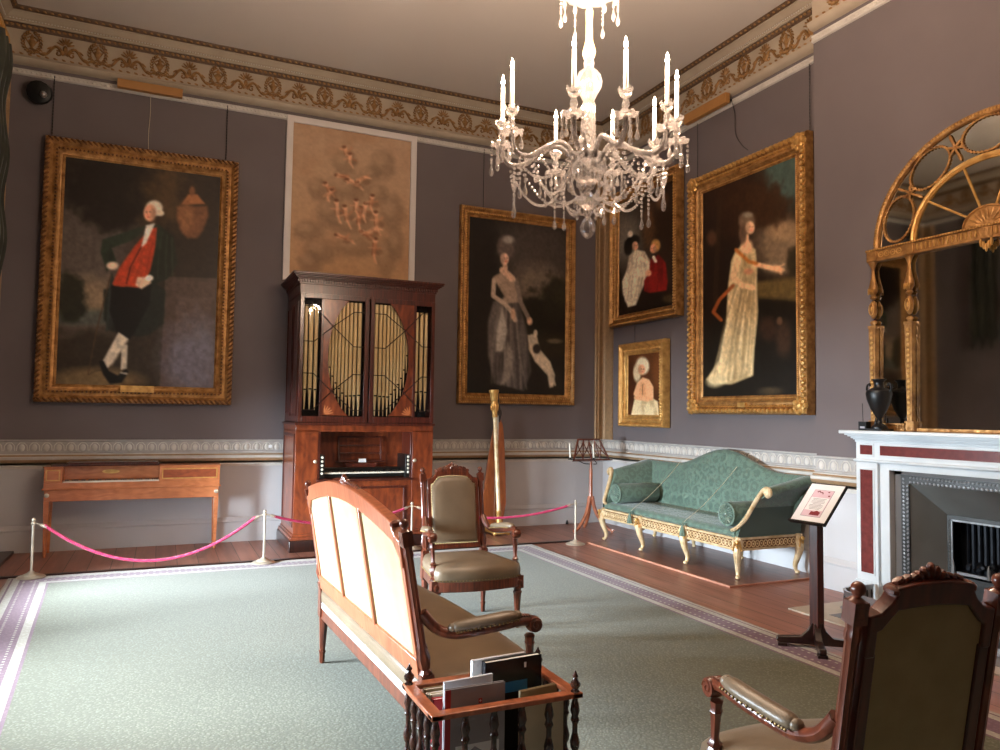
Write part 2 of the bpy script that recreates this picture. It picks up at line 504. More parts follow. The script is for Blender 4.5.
# left wall with three tall windows
w = MB(); WZ0, WZ1, WW = .35, 4.6, .65
ys = [YN] + [v for y in sorted(WIN_Y) for v in (y - WW, y + WW)] + [YB]
for a, b in zip(ys[::2], ys[1::2]): w.box(XL - .3, XL, a, b, 0, CEIL)
for y in WIN_Y:
    w.box(XL - .3, XL, y - WW, y + WW, 0, WZ0); w.box(XL - .3, XL, y - WW, y + WW, WZ1, CEIL)
struct('wall_left', w, M['wall'], smooth=False)
for i, y in enumerate(WIN_Y):
    f = MB()
    for s in (-1, 1): f.box(XL - .22, XL - .12, y + s * WW - (.07 if s > 0 else 0), y + s * WW + (.07 if s < 0 else 0), WZ0, WZ1)
    for z in (WZ0, WZ1 - .08, (WZ0 + WZ1) / 2): f.box(XL - .22, XL - .12, y - WW, y + WW, z, z + .08)
    for k in (-.21, .21): f.box(XL - .19, XL - .15, y + k - .015, y + k + .015, WZ0, WZ1)
    for k in range(1, 6):
        z = WZ0 + (WZ1 - WZ0) * k / 6
        f.box(XL - .19, XL - .15, y - WW, y + WW, z - .015, z + .015)
    wf = struct('window_%d' % (i + 1), f, M['white'], smooth=False)
    MB().box(XL - .175, XL - .17, y - WW, y + WW, WZ0, WZ1).build('window_pane', M['pane'], wf, False)
    MB().box(XL - .10, XL - .09, y - WW - .02, y + WW + .02, 1.30, WZ1 + .02).build('window_blind', plain('holland blind %d' % i, (150, 138, 118), .9), wf, False)
    s = MB(); s.box(XL - .3, XL + .05, y - WW - .08, y + WW + .08, WZ0 - .05, WZ0 - .001)
    s.build('window_sill', M['white'], wf, False)

# ---- dado: painted wall below the rail, frieze, rail, baseboard
def dado(name, n, L_, loc, rz, start=0):
    """local x along the wall, viewer at -y"""
    e = struct('trim_%d' % n, MB().box(0, L_, -.012, 0, 0, 1.06), M['dadowall'], name + ' pale grey painted dado below the rail', smooth=False)
    e.location = loc; e.rotation_euler = (0, 0, rz)
    m = MB()
    m.sweep_x([(0, 1.055), (-.03, 1.055), (-.03, 1.07), (-.018, 1.075), (-.018, 1.18), (-.034, 1.19), (-.034, 1.205), (0, 1.205)], 0, L_)
    m.build('dado_frieze', M['dadoband'], e, False)
    m = MB()
    k = int(L_ / .115)
    for i in range(k):
        x = (i + .5) * L_ / k
        m.ell((x, -.018, 1.118), (.028, .012, .04), 8, 6)
        m.tube([(x - .05, -.02, 1.085), (x - .045, -.02, 1.14), (x - .02, -.02, 1.168), (x + .02, -.02, 1.168), (x + .045, -.02, 1.14), (x + .05, -.02, 1.085)], .006, 4)
    m.build('egg_moulding', M['white'], e)
    m = MB()
    m.sweep_x([(0, .885), (-.02, .89), (-.022, .91), (-.035, .915), (-.035, .925), (-.012, .932), (-.012, .955), (-.055, .962), (-.075, .985), (-.085, 1.0), (-.085, 1.018), (-.06, 1.024), (-.04, 1.05), (0, 1.055)], 0, L_)
    m.build('dado_rail', M['white'], e, True)
    m = MB(); m.sweep_x([(-.056, .961), (-.078, .984), (-.086, .99), (-.080, .975), (-.06, .955)], 0, L_)
    m.sweep_x([(-.06, 1.0245), (-.063, 1.028), (-.04, 1.046), (-.036, 1.040)], 0, L_)
    m.build('gilt_fillet', M['railgilt'], e, True)
    return e
def base(side, L_, loc, rz):
    m = MB(); m.sweep_x([(0, 0), (-.04, 0), (-.04, .225), (-.05, .232), (-.05, .245), (-.038, .255), (-.03, .275), (-.02, .285), (0, .285)], 0, L_)
    e = struct('baseboard_' + side, m, M['dadowall'])
    e.location = loc; e.rotation_euler = (0, 0, rz)
    return e
HP = -PI / 2
LB = XR - XL
dado('back wall', 1, LB, (XL, YB, 0), 0); base('back', LB - .0, (XL, YB, 0), 0)
dado('right wall', 2, YB - FY1, (XR, YB, 0), HP); base('right', YB - FY1, (XR, YB, 0), HP)
dado('chimney breast', 3, FY1 - 4.69, (XC, FY1, 0), HP); base('chimney_breast', FY1 - 4.70, (XC, FY1, 0), HP)
dado('left wall', 4, YB - 7.65, (XL, 7.65, 0), PI / 2); base('left', YB - 7.65, (XL, 7.65, 0), PI / 2)

# ---- cornice with frieze
def ornament(m, x, z, s):
    """wreath with urn, then a palmette on scrolls; s = pitch"""
    y = -.024
    k = 20
    for i in range(k):
        a = 2 * PI * i / k
        if abs(a - PI / 2) < .3: continue
        for q in (-1, 1):
            R = Matrix.Rotation(-(a + PI / 2 + q * .5), 3, 'Y')
            m.ell((x + (.085 + q * .010) * math.cos(a), y, z + (.112 + q * .010) * math.sin(a)), (.024, .013, .010), 5, 3, R)
    m.lathe([(.002, -.085), (.034, -.08), (.012, -.06), (.034, -.02), (.042, .01), (.016, .035), (.024, .05), (.005, .09)], (x, y, z), 6, sy=.4)
    m.tube([(x - .03, y, z - .01), (x - .058, y, z + .03), (x - .02, y, z + .06)], .008, 4)
    m.tube([(x + .03, y, z - .01), (x + .058, y, z + .03), (x + .02, y, z + .06)], .008, 4)
    p = x + s / 2
    for q in range(-3, 4):
        a = q * .40
        m.ell((p + .055 * math.sin(a), y, z + .01 + .07 * math.cos(a)), (.011, .012, .042), 5, 4, Matrix.Rotation(a, 3, 'Y'))
    m.ell((p, y, z - .02), (.024, .016, .05), 6, 4)
    for sgn in (-1, 1):
        pts = []
        for t in range(15):
            u = t / 14
            if u < .6:
                xx = .012 + u * .24; zz = -.075 + .085 * math.sin(u * PI / .6)
            else:
                v = (u - .6) / .4
                xx = .156 + .10 * v; zz = -.075 - .035 * math.sin(v * PI)
            pts.append((p + sgn * xx * s / .62, y, z + zz - .01))
        m.tube(pts, [.019 - .008 * t / 14 for t in range(15)], 6)
        c = p + sgn * .065 * s / .62
        m.tube([(c + sgn * .036 * (1 - t / 12) * math.cos(t * .75 + 1), y, z - .075 + .036 * (1 - t / 12) * math.sin(t * .75 + 1)) for t in range(10)], .009, 4)
        for dx, dz, aa in ((.20, -.10, .3), (.235, -.07, -.6), (.15, -.03, .7), (.255, -.105, 0)):
            m.ell((p + sgn * dx * s / .62, y, z + dz), (.034, .012, .012), 5, 3, Matrix.Rotation(sgn * aa, 3, 'Y'))

def cornice(name, n, L_, loc, rz, m0=0, m1=0, phase=.3):
    prof = [(0, 5.185), (-.022, 5.19), (-.03, 5.20), (-.022, 5.235), (-.03, 5.25), (0, 5.255)]
    e = MB(); e.sweep_x(prof, 0, L_)
    e = struct('trim_%d' % n, e, M['white'], name + ' picture rail and cornice')
    e.location = loc; e.rotation_euler = (0, 0, rz)
    def mit(pr, mat, nm, smooth=True):
        k = len(pr); m = MB()
        v = [(-m0 * y, y, z) for y, z in pr] + [(L_ + m1 * y, y, z) for y, z in pr]
        m.add(v, [tuple(range(k)), tuple(range(2 * k - 1, k - 1, -1))] + [(i, i + k, (i + 1) % k + k, (i + 1) % k) for i in range(k)])
        return m.build(nm, mat, e, smooth)
    # architrave ledge, frieze field, cornice mouldings up to the ceiling
    mit([(0, 5.30), (-.05, 5.31), (-.085, 5.345), (-.09, 5.365), (-.07, 5.375), (-.05, 5.39), (-.02, 5.40), (0, 5.40)], M['frieze'], 'architrave')
    mit([(0, 5.395), (-.015, 5.395), (-.015, 5.70), (0, 5.70)], M['frieze'], 'frieze', False)
    mit([(0, 5.69), (-.035, 5.69), (-.05, 5.705), (-.055, 5.735), (-.04, 5.75), (0, 5.75)], M['bandbrown'], 'lower_band')
    mit([(0, 5.75), (-.06, 5.75), (-.065, 5.765), (-.075, 5.77), (-.075, 5.785), (-.09, 5.79), (-.10, 5.80), (-.13, 5.825), (-.15, 5.832), (-.15, 5.845), (0, 5.845)], M['frieze'], 'cornice_moulding')
    mit([(0, 5.844), (-.155, 5.844), (-.18, 5.85), (-.195, 5.865), (-.20, CEIL), (0, CEIL)], M['bandbrown'], 'upper_band')
    m = MB(); m.bumps((.05, -.05, 5.72), (L_ - .05, -.05, 5.72), .055, (.024, .012, .016), .5, n=5, m=3)
    m.bumps((.2, -.182, 5.862), (L_ - .2, -.182, 5.862), .07, (.03, .014, .016), .5, n=5, m=3)
    m.build('leaf_carving', M['friezegold'], e)
    m = MB(); m.bumps((.1, -.075, 5.778), (L_ - .1, -.075, 5.778), .03, (.008, .008, .008), n=4, m=3)
    m.bumps((.0, -.028, 5.222), (L_, -.028, 5.222), .045, (.018, .009, .014), .5, n=4, m=3)
    m.build('bead_moulding', M['white'], e)
    m = MB(); s = .64; x = phase
    while x + s / 2 + .2 < L_:
        ornament(m, x, 5.565, s); x += s
    m.bumps((.02, -.017, 5.425), (L_ - .02, -.017, 5.425), .08, (.026, .008, .012), .3, n=5, m=3)
    m.build('frieze_ornament', M['friezegold'], e)
    return e
cornice('back wall', 5, LB, (XL, YB, 0), 0, 1, 1, phase=.32)
cornice('right wall', 6, YB - FY1, (XR, YB, 0), HP, 1, 0, phase=.42)
cornice('chimney breast', 7, FY1 - FY0, (XC, FY1, 0), HP, 0, 0, phase=.28)
cornice('left wall', 8, YB - 4.5, (XL, 4.5, 0), PI / 2, 0, 1, phase=.3)

# ---- vertical gilt mouldings in the corners
def corner(n, name, loc, rz, x0, x1):
    m = MB(); w = (x1 - x0)
    pr = [(0, 0), (0, -.02), (.012, -.035), (.03, -.02), (.045, -.02), (.05, -.035), (.062, -.04), (.07, -.03), (.085, -.02), (w, -.02), (w, 0)]
    k = len(pr)
    v = [(x0 + a, y, 1.205) for a, y in pr] + [(x0 + a, y, 5.19) for a, y in pr]
    m.add(v, [tuple(range(k)), tuple(range(2 * k - 1, k - 1, -1))] + [(i, i + k, (i + 1) % k + k, (i + 1) % k) for i in range(k)])
    e = struct('trim_%d' % n, m, M['railgilt'], name)
    e.location = loc; e.rotation_euler = (0, 0, rz)
    b = MB(); b.bumps((x0 + w - .025, -.022, 1.22), (x0 + w - .025, -.022, 5.18), .06, (.026, .01, .014), .5, n=5, m=3)
    b.build('carved_border', M['railgilt'], e)
corner(9, 'gilt corner moulding on the back wall beside the right corner', (XL, YB, 0), 0, LB - .16, LB)
corner(10, 'gilt corner moulding on the right wall beside the corner', (XR, YB, 0), HP, 0, .26)
corner(11, 'gilt corner moulding on the back wall beside the left corner', (XL, YB, 0), 0, 0, .14)
corner(12, 'gilt corner moulding on the left wall beside the corner', (XL, YB - .22, 0), PI / 2, 0, .22)
struct('trim_13', MB().box(XL, 4.7, 8.085, 8.135, 0, .018), M['darkmahogany'], 'thin dark strip on the floor behind the carpet', smooth=False)  # low dark bar along the line behind the carpet edge
struct('trim_14', MB().box(XL + .055, -1.37, 8.30, YB - .055, 0, .03), M['darkmahogany'], 'low dark box on the floor in the left corner', smooth=False)  # flat dark box over the darker floor patch in this corner
tag(MB().box(1.205, 1.245, YB - .03, YB - .016, 1.105, 1.14).build('wall_label', M['paper'], None, False), 'tiny square white label on the dado rail left of the organ', 'label')
sk = MB(); sk.slab([(-.025, 0), (.025, 0), (.018, .02), (-.018, .02)], .0, .045)
sk.M = Matrix.Identity(4)
o = MB().lathe([(.022, 0), (.02, .02), (.012, .05), (.004, .06)], n=8).build('door_stop', M['black'])
o.location = (5.33, YB - .075, 0); tag(o, 'small black cone against the skirting left of the music stand', 'door stop')

# ---- carpet with its woven border
R0, R1, R2, R3 = -1.20, 4.07, -1.9, 8.04
m = MB()
bands = [(0, 1), (.03, 2), (.045, 1), (.10, 2), (.26, 1), (.315, 2), (.335, 0)]
matl = [M['rug'], M['rugpale'], M['rugmauve']]
for i, (a, k) in enumerate(bands):
    m.cur = k
    SK = lambda x, y: x + (.061 * (R3 - y) if x < 1 else 0)
    if i == len(bands) - 1:
        m.add([(SK(x, y), y, .014) for x, y in ((R0 + a, R2 + a), (R1 - a, R2 + a), (R1 - a, R3 - a), (R0 + a, R3 - a))], [(0, 1, 2, 3)])
    else:
        b = bands[i + 1][0]
        A = [(R0 + a, R2 + a), (R1 - a, R2 + a), (R1 - a, R3 - a), (R0 + a, R3 - a)]
        Bq = [(R0 + b, R2 + b), (R1 - b, R2 + b), (R1 - b, R3 - b), (R0 + b, R3 - b)]
        m.add([(SK(x, y), y, .014) for x, y in A + Bq], [(j, (j + 1) % 4, (j + 1) % 4 + 4, j + 4) for j in range(4)])
m.cur = 1
m.add([(SK(x, y), y, z) for z in (.001, .014) for x, y in [(R0, R2), (R1, R2), (R1, R3), (R0, R3)]], [(0, 1, 5, 4), (1, 2, 6, 5), (2, 3, 7, 6), (3, 0, 4, 7), (3, 2, 1, 0)])
# small woven dots along the mauve band
for a0, b0, c in (((R0 + .135), None, 0), ((R0 + .225), None, 0), ((R1 - .135), None, 0), ((R1 - .225), None, 0)):
    y = 3.0
    while y < R3 - .15:
        m.add([(SK(a0 - .008, y), y, .0146), (SK(a0 + .008, y), y, .0146), (SK(a0 + .008, y), y + .022, .0146), (SK(a0 - .008, y), y + .022, .0146)], [(0, 1, 2, 3)]); y += .055
for y in (R3 - .135, R3 - .225):
    x = R0 + .14
    while x < R1 - .15:
        m.add([(x, y - .008, .0146), (x + .022, y - .008, .0146), (x + .022, y + .008, .0146), (x, y + .008, .0146)], [(0, 1, 2, 3)]); x += .055
tag(m.build('carpet', matl, None, False), 'large sage green carpet with mauve striped border covering the room floor', 'carpet')

# ================================================================ PAINTINGS
class Paint:
    """soft brush painter on a canvas grid; strokes are given in the measuring frame of the four canvas corners"""
    def __init__(self, corners, nu, nv, seed=0):
        self.nu, self.nv = nu, nv
        self.rng = np.random.RandomState(seed)
        (x0, y0), (x1, y1), (x2, y2), (x3, y3) = corners       # TL TR BR BL
        A = []; b = []
        for (u, v), (x, y) in zip([(0, 0), (1, 0), (1, 1), (0, 1)], corners):
            A.append([u, v, 1, 0, 0, 0, -u * x, -v * x]); b.append(x)
            A.append([0, 0, 0, u, v, 1, -u * y, -v * y]); b.append(y)
        h = np.linalg.solve(np.array(A, float), np.array(b, float))
        U, V = np.meshgrid(np.linspace(0, 1, nu + 1), np.linspace(0, 1, nv + 1), indexing='ij')
        D = h[6] * U + h[7] * V + 1
        self.X = (h[0] * U + h[1] * V + h[2]) / D; self.Y = (h[3] * U + h[4] * V + h[5]) / D
        self.U, self.V = U, V
        self.C = np.zeros(U.shape + (3,))
    def noise(self, fx, fy, octv=4):
        out = np.zeros(self.U.shape); amp = 1; tot = 0
        for o in range(octv):
            nx, ny = int(fx * 2 ** o) + 2, int(fy * 2 ** o) + 2
            g = self.rng.rand(nx + 1, ny + 1)
            x = self.U * (nx - 1); y = self.V * (ny - 1)
            i = x.astype(int); j = y.astype(int); fx_, fy_ = x - i, y - j
            fx_ = fx_ * fx_ * (3 - 2 * fx_); fy_ = fy_ * fy_ * (3 - 2 * fy_)
            out += amp * ((g[i, j] * (1 - fx_) + g[i + 1, j] * fx_) * (1 - fy_) + (g[i, j + 1] * (1 - fx_) + g[i + 1, j + 1] * fx_) * fy_)
            tot += amp; amp *= .55
        return out / tot
    def mix(self, a, col):
        c = np.array(col, float)
        self.C = self.C * (1 - a[..., None]) + c * a[..., None]
    def fill(self, top, bot):
        self.C = np.array(top) * (1 - self.V[..., None]) + np.array(bot) * self.V[..., None]
    def blob(self, x, y, rx, ry, col, soft=.5, alpha=1, ang=0, rough=0):
        c, s = math.cos(math.radians(ang)), math.sin(math.radians(ang))
        dx, dy = self.X - x, self.Y - y
        d = np.hypot((dx * c + dy * s) / rx, (-dx * s + dy * c) / ry)
        if rough: d = d + (self.noise(14, 20, 3) - .5) * rough
        self.mix(np.clip((1 + soft / 2 - d) / max(soft, .02), 0, 1) * alpha, col)
    def poly(self, pts, col, soft=1.2, alpha=1, shade=None):
        P = np.array(pts, float); n = len(P); d = np.full(self.X.shape, 1e9); inside = np.zeros(self.X.shape, bool)
        for i in range(n):
            a, b = P[i], P[(i + 1) % n]; e = b - a
            t = np.clip(((self.X - a[0]) * e[0] + (self.Y - a[1]) * e[1]) / (e @ e + 1e-9), 0, 1)
            d = np.minimum(d, np.hypot(self.X - a[0] - t * e[0], self.Y - a[1] - t * e[1]))
            cr = (a[1] > self.Y) != (b[1] > self.Y)
            with np.errstate(divide='ignore', invalid='ignore'):
                xi = (b[0] - a[0]) * (self.Y - a[1]) / (b[1] - a[1] + 1e-12) + a[0]
            inside ^= cr & (self.X < xi)
        sd = np.where(inside, d, -d)
        a = np.clip(sd / soft + .5, 0, 1) * alpha
        self.mix(a, col)
        if shade:      # painted folds: (colour, frequency)
            n2 = self.noise(shade[1], 3, 3)
            self.mix(a * np.clip((n2 - .5) * 5, 0, 1) * .7, shade[0])
    def line(self, pts, w, col, alpha=1):
        d = np.full(self.X.shape, 1e9)
        for a, b in zip(pts[:-1], pts[1:]):
            a = np.array(a, float); b = np.array(b, float); e = b - a
            t = np.clip(((self.X - a[0]) * e[0] + (self.Y - a[1]) * e[1]) / (e @ e + 1e-9), 0, 1)
            d = np.minimum(d, np.hypot(self.X - a[0] - t * e[0], self.Y - a[1] - t * e[1]))
        self.mix(np.clip((w / 2 - d) / .7 + .5, 0, 1) * alpha, col)
    def head(self, x, y, r, look=1, skin=(214, 160, 124), hair=(80, 60, 46)):
        self.blob(x, y, r * .92, r * 1.3, skin, .25)
        self.blob(x - look * r * .5, y + r * .1, r * .5, r * 1.1, tuple(v * .7 for v in skin), .9, .6)
        self.blob(x + look * r * .35, y + r * .45, r * .35, r * .3, (226, 140, 112), .9, .4)
        self.blob(x - look * r * .05, y - r * .15, r * .17, r * .11, (52, 34, 28), .6, .7)
        self.blob(x + look * r * .5, y - r * .15, r * .14, r * .11, (52, 34, 28), .6, .7)
        self.line([(x + look * r * .28, y - r * .1), (x + look * r * .34, y + r * .28)], r * .08, (150, 96, 70), .6)
        self.blob(x + look * r * .22, y + r * .62, r * .22, r * .09, (160, 62, 52), .6, .8)
    def folds(self, a0, a1, b0, b1, n, dark, light, w=1.6, bow=3, alpha=.5):
        """painted cloth folds: strokes running from the edge a0-a1 to the edge b0-b1"""
        for i in range(n):
            t = (i + .5) / n; j = (self.rng.rand() - .5) / n
            p = (a0[0] + (a1[0] - a0[0]) * t, a0[1] + (a1[1] - a0[1]) * t); q = (b0[0] + (b1[0] - b0[0]) * (t + j), b0[1] + (b1[1] - b0[1]) * (t + j))
            k = bow * (self.rng.rand() - .5) * 2
            pts = [(p[0] + (q[0] - p[0]) * u + k * math.sin(u * PI), p[1] + (q[1] - p[1]) * u) for u in (0, .2, .4, .6, .8, 1)]
            self.line(pts, w * (.6 + self.rng.rand()), dark if i % 2 else light, alpha * (.5 + .5 * self.rng.rand()))
    def grain(self, s, fx=40, fy=60):
        C = self.C; K = C.copy()          # blend neighbouring brush strokes
        K[1:-1, 1:-1] = (C[1:-1, 1:-1] * 2 + C[:-2, 1:-1] + C[2:, 1:-1] + C[1:-1, :-2] + C[1:-1, 2:]) / 6
        self.C = K
        self.C = self.C * (1 + (self.noise(fx, fy, 3)[..., None] - .5) * s)

def srgb2lin(c):
    c = np.clip(c / 255, 0, 1)
    return np.where(c <= .04045, c / 12.92, ((c + .055) / 1.055) ** 2.4)

def paint_mat():
    m, nt, N, L, B = nodes('varnished oil paint')
    a = N.new('ShaderNodeAttribute'); a.attribute_name = 'paint'
    L.new(a.outputs['Color'], B.inputs['Base Color'])
    B.inputs['Roughness'].default_value = .42; B.inputs['Specular IOR Level'].default_value = .35
    return m
M['paint'] = paint_mat()
M['paintmatt'] = M['paint'].copy(); M['paintmatt'].name = 'matt chalk sketch'
M['paintmatt'].node_tree.nodes['Principled BSDF'].inputs['Roughness'].default_value = .9

def canvas(P, x0, x1, z0, z1, y, parent, gain=1.0, mat='paint'):
    nu, nv = P.nu, P.nv
    X = x0 + P.U * (x1 - x0); Z = z1 - P.V * (z1 - z0)
    vs = np.stack([X, np.full(X.shape, y), Z], -1).reshape(-1, 3)
    idx = np.arange((nu + 1) * (nv + 1)).reshape(nu + 1, nv + 1)
    f = np.stack([idx[:-1, :-1], idx[:-1, 1:], idx[1:, 1:], idx[1:, :-1]], -1).reshape(-1, 4)
    me = bpy.data.meshes.new('canvas')
    me.vertices.add(len(vs)); me.vertices.foreach_set('co', vs.ravel().astype(np.float32))
    me.loops.add(f.size); me.loops.foreach_set('vertex_index', f.ravel().astype(np.int32))
    me.polygons.add(len(f)); me.polygons.foreach_set('loop_start', (np.arange(len(f)) * 4).astype(np.int32))
    me.update(calc_edges=True); me.validate()
    at = me.color_attributes.new('paint', 'FLOAT_COLOR', 'POINT')
    c = np.ones((len(vs), 4), np.float32); c[:, :3] = (srgb2lin(P.C) * gain).reshape(-1, 3)
    at.data.foreach_set('color', c.ravel())
    me.materials.append(M[mat])
    o = bpy.data.objects.new('canvas', me); COL.objects.link(o); o.parent = parent
    return o

def frame_parts(root, w, h, fw, mats, dep=.12, carve='rope', chains=None, ztop=None):
    """w, h outer size, origin bottom centre, wall plane y=0"""
    x0, x1 = -w / 2, w / 2
    pr = [(0, -.02), (0, -dep * .75), (fw * .06, -dep * .95), (fw * .22, -dep), (fw * .34, -dep * .82), (fw * .40, -dep * .70), (fw * .52, -dep * .72), (fw * .58, -dep * .80), (fw * .66, -dep * .78), (fw * .72, -dep * .6), (fw * .86, -dep * .5), (fw * .90, -dep * .55), (fw, -dep * .42), (fw, -.02)]
    MB().frame(x0, x1, 0, h, pr).build('frame', mats[0], root, angle=50)
    c = MB()
    def loop(ins, y, pitch, r, tilt):
        a, b, lo, hi = x0 + ins, x1 - ins, ins, h - ins
        for p, q in (((a, y, lo), (b, y, lo)), ((b, y, lo), (b, y, hi)), ((b, y, hi), (a, y, hi)), ((a, y, hi), (a, y, lo))):
            c.bumps(p, q, pitch, r, tilt, n=6, m=4)
    if carve == 'rope':
        loop(fw * .14, -dep * .96, fw * .27, (fw * .2, fw * .09, fw * .07), .75)
        loop(fw * .6, -dep * .80, fw * .2, (fw * .07, fw * .09, fw * .07), 0)
    elif carve == 'ornate':
        loop(fw * .2, -dep * .98, fw * .30, (fw * .15, fw * .17, fw * .12), .6)
        loop(fw * .44, -dep * .76, fw * .2, (fw * .1, fw * .12, fw * .05), -.5)
        loop(fw * .86, -dep * .5, fw * .10, (fw * .035, fw * .035, fw * .04), 0)
        for sx in (x0 + fw * .45, x1 - fw * .45):
            for sz in (fw * .45, h - fw * .45):
                for k in range(7):
                    a = k * 2 * PI / 7
                    c.ell((sx + fw * .32 * math.cos(a), -dep * .95, sz + fw * .32 * math.sin(a)), (fw * .17, fw * .14, fw * .17), 6, 4)
                c.ell((sx, -dep * 1.0, sz), (fw * .22, fw * .2, fw * .22), 8, 5)
    elif carve == 'plain':
        loop(fw * .6, -dep * .80, fw * .24, (fw * .10, fw * .10, fw * .07), .4); loop(fw * .16, -dep * .97, fw * .22, (fw * .09, fw * .08, fw * .05), .5)
    c.build('carved_border', mats[1], root)
    if chains:
        for x, zt in chains:
            k = MB(); z = h; n = int((zt - h) / .035)
            for i in range(n):
                zz = h + (i + .5) * (zt - h) / n
                k.ell((x, -.03, zz), (.006, .006, .02), 4, 3)
            k.build('hanging_chain', M['black'], root, False)

G = 1.45    # oil paint reflectance relative to how dim it looks in the room

# ---- gentleman in a red waistcoat
P = Paint([(65, 154), (222, 180), (214, 392), (54, 387)], 150, 230, 1)
P.fill((34, 27, 22), (50, 40, 32))
P.blob(85, 260, 50, 75, (88, 78, 72), .9, .9); P.blob(85, 300, 40, 22, (150, 126, 98), .9, .7); P.blob(90, 318, 50, 8, (66, 74, 70), .7, .8)
P.blob(118, 185, 62, 30, (24, 18, 14), .5, .95, 14, .9); P.blob(112, 215, 26, 16, (24, 18, 14), .5, .9, 0, .8); P.blob(178, 198, 34, 34, (84, 62, 36), .9, .7, 0, 1)
P.blob(208, 215, 26, 55, (36, 27, 20), .6, .8, 0, .6)
P.blob(70, 298, 16, 24, (32, 32, 24), .35, .95, 0, .7)
P.poly([(55, 345), (90, 330), (120, 345), (215, 350), (215, 395), (54, 392)], (44, 36, 28), 8)
P.blob(95, 383, 45, 14, (112, 92, 62), .6, .9)
P.poly([(178, 208), (208, 208), (209, 218), (204, 232), (198, 240), (188, 240), (181, 232), (177, 218)], (124, 80, 52), 3, .8); P.blob(187, 216, 7, 14, (150, 100, 64), .8, .6); P.poly([(189, 196), (198, 196), (206, 206), (182, 206)], (148, 94, 58)); P.blob(193, 193, 3, 5, (130, 84, 54), .6, .8)
P.poly([(166, 278), (222, 281), (216, 392), (160, 390)], (72, 58, 52)); P.poly([(178, 298), (212, 300), (208, 388), (172, 385)], (84, 68, 62), 3)
P.blob(195, 360, 30, 35, (100, 100, 118), .9, .75, 0, .7)  # bluish window reflection in the varnish, painted onto the canvas
P.poly([(148, 278), (166, 292), (164, 325), (150, 336), (138, 338), (112, 332), (104, 320), (104, 290)], (26, 32, 28), 2)
P.poly([(148, 226), (160, 226), (174, 238), (178, 265), (168, 280), (153, 286), (148, 276), (138, 250)], (34, 44, 34), 1.5, 1, ((20, 26, 20), 8))
P.poly([(147, 226), (103, 239), (101, 252), (107, 272), (117, 262), (112, 248), (130, 242), (140, 236)], (38, 48, 38), 1.5, 1, ((22, 28, 22), 8))
P.poly([(112, 272), (109, 292), (106, 332), (112, 330), (117, 284)], (40, 46, 44), 1.5)
P.poly([(150, 230), (158, 228), (156, 248), (151, 272), (140, 289), (127, 287), (116, 290), (113, 284), (120, 268), (136, 246)], (176, 62, 34), 1.2, 1, ((140, 42, 24), 7))
P.folds((146, 244), (154, 244), (118, 282), (148, 280), 6, (134, 40, 22), (210, 88, 50), 1.6, 1.5, .35); P.folds((162, 232), (174, 240), (158, 280), (176, 276), 5, (18, 24, 18), (56, 66, 50), 1.6, 2, .5); P.folds((114, 290), (148, 290), (110, 330), (136, 336), 6, (6, 6, 6), (32, 32, 34), 2, 2, .4); P.line([(148, 236), (131, 268), (127, 284)], 1.4, (70, 24, 16))
P.poly([(112, 286), (128, 288), (142, 289), (152, 285), (150, 305), (138, 328), (130, 341), (118, 336), (110, 312)], (14, 13, 14), 1.5)
P.poly([(119, 333), (129, 340), (113, 364), (106, 371), (103, 362)], (196, 184, 166), 1.2); P.line([(128, 342), (112, 366)], 2.2, (140, 126, 110), .6); P.poly([(122, 346), (128, 346), (127, 370), (121, 371)], (190, 178, 160), 1.2)
P.poly([(99, 362), (104, 362), (109, 372), (118, 377), (126, 370), (129, 373), (122, 384), (110, 385), (103, 375)], (12, 11, 12), 1)
P.line([(121, 374), (127, 375)], 1.6, (190, 184, 170)); P.line([(111, 276), (97, 330), (88, 375)], 1.2, (70, 50, 34))
P.line([(88, 376), (96, 372), (104, 371)], 1, (40, 34, 26), .6)
P.poly([(147, 226), (156, 224), (147, 244), (142, 248)], (224, 216, 204), 1.2)
P.blob(113, 266, 6, 4, (214, 190, 168), .5); P.poly([(138, 278), (150, 278), (152, 284), (142, 290), (136, 286)], (218, 186, 160), 1.5); P.blob(150, 279, 4, 3, (230, 224, 214), .5)
P.blob(155, 209, 8.5, 8, (216, 204, 186), .3); P.blob(161, 214, 4, 3, (200, 186, 166), .4); P.head(150.5, 213.5, 6.5, -1, (222, 160, 128))
P.grain(.35)
t = thing('portrait_painting', 'gilt framed full length portrait of a man in red waistcoat, left of the organ', 'painting', (-.25, YB, 1.613))
frame_parts(t, 2.01, 2.92, .20, (M['gold'], M['golddark']), .12, 'rope', chains=[(-.95, 3.62), (.86, 3.62)])
canvas(P, -.815, .815, .175, 2.72, -.05, t, G)
MB().box(-.17, .17, -.14, -.085, .125, .20).build('name_plaque', M['goldbright'], t, False)

# ---- lady with dog
P = Paint([(467, 217), (566, 226), (563, 397), (462, 394)], 110, 190, 2)
P.fill((26, 21, 18), (24, 20, 16))
P.blob(535, 250, 45, 38, (66, 58, 54), .9, .9); P.blob(535, 284, 26, 20, (110, 96, 82), .9, .8)
P.blob(478, 290, 20, 70, (22, 17, 13), .6, .9, 0, .8); P.blob(528, 320, 20, 26, (22, 20, 14), .4, .95, 0, .9); P.blob(552, 300, 12, 24, (26, 24, 16), .5, .9, 0, .9)
P.blob(560, 290, 9, 14, (38, 34, 22), .5, .8, 0, .8); P.blob(545, 345, 30, 14, (36, 30, 20), .7, .7); P.blob(553, 341, 8, 2.5, (110, 96, 76), .6, .7)
P.poly([(490, 302), (484, 322), (484, 355), (490, 384), (520, 392), (528, 372), (524, 330), (516, 302), (504, 296)], (86, 78, 74), 3, 1, ((46, 40, 38), 12))
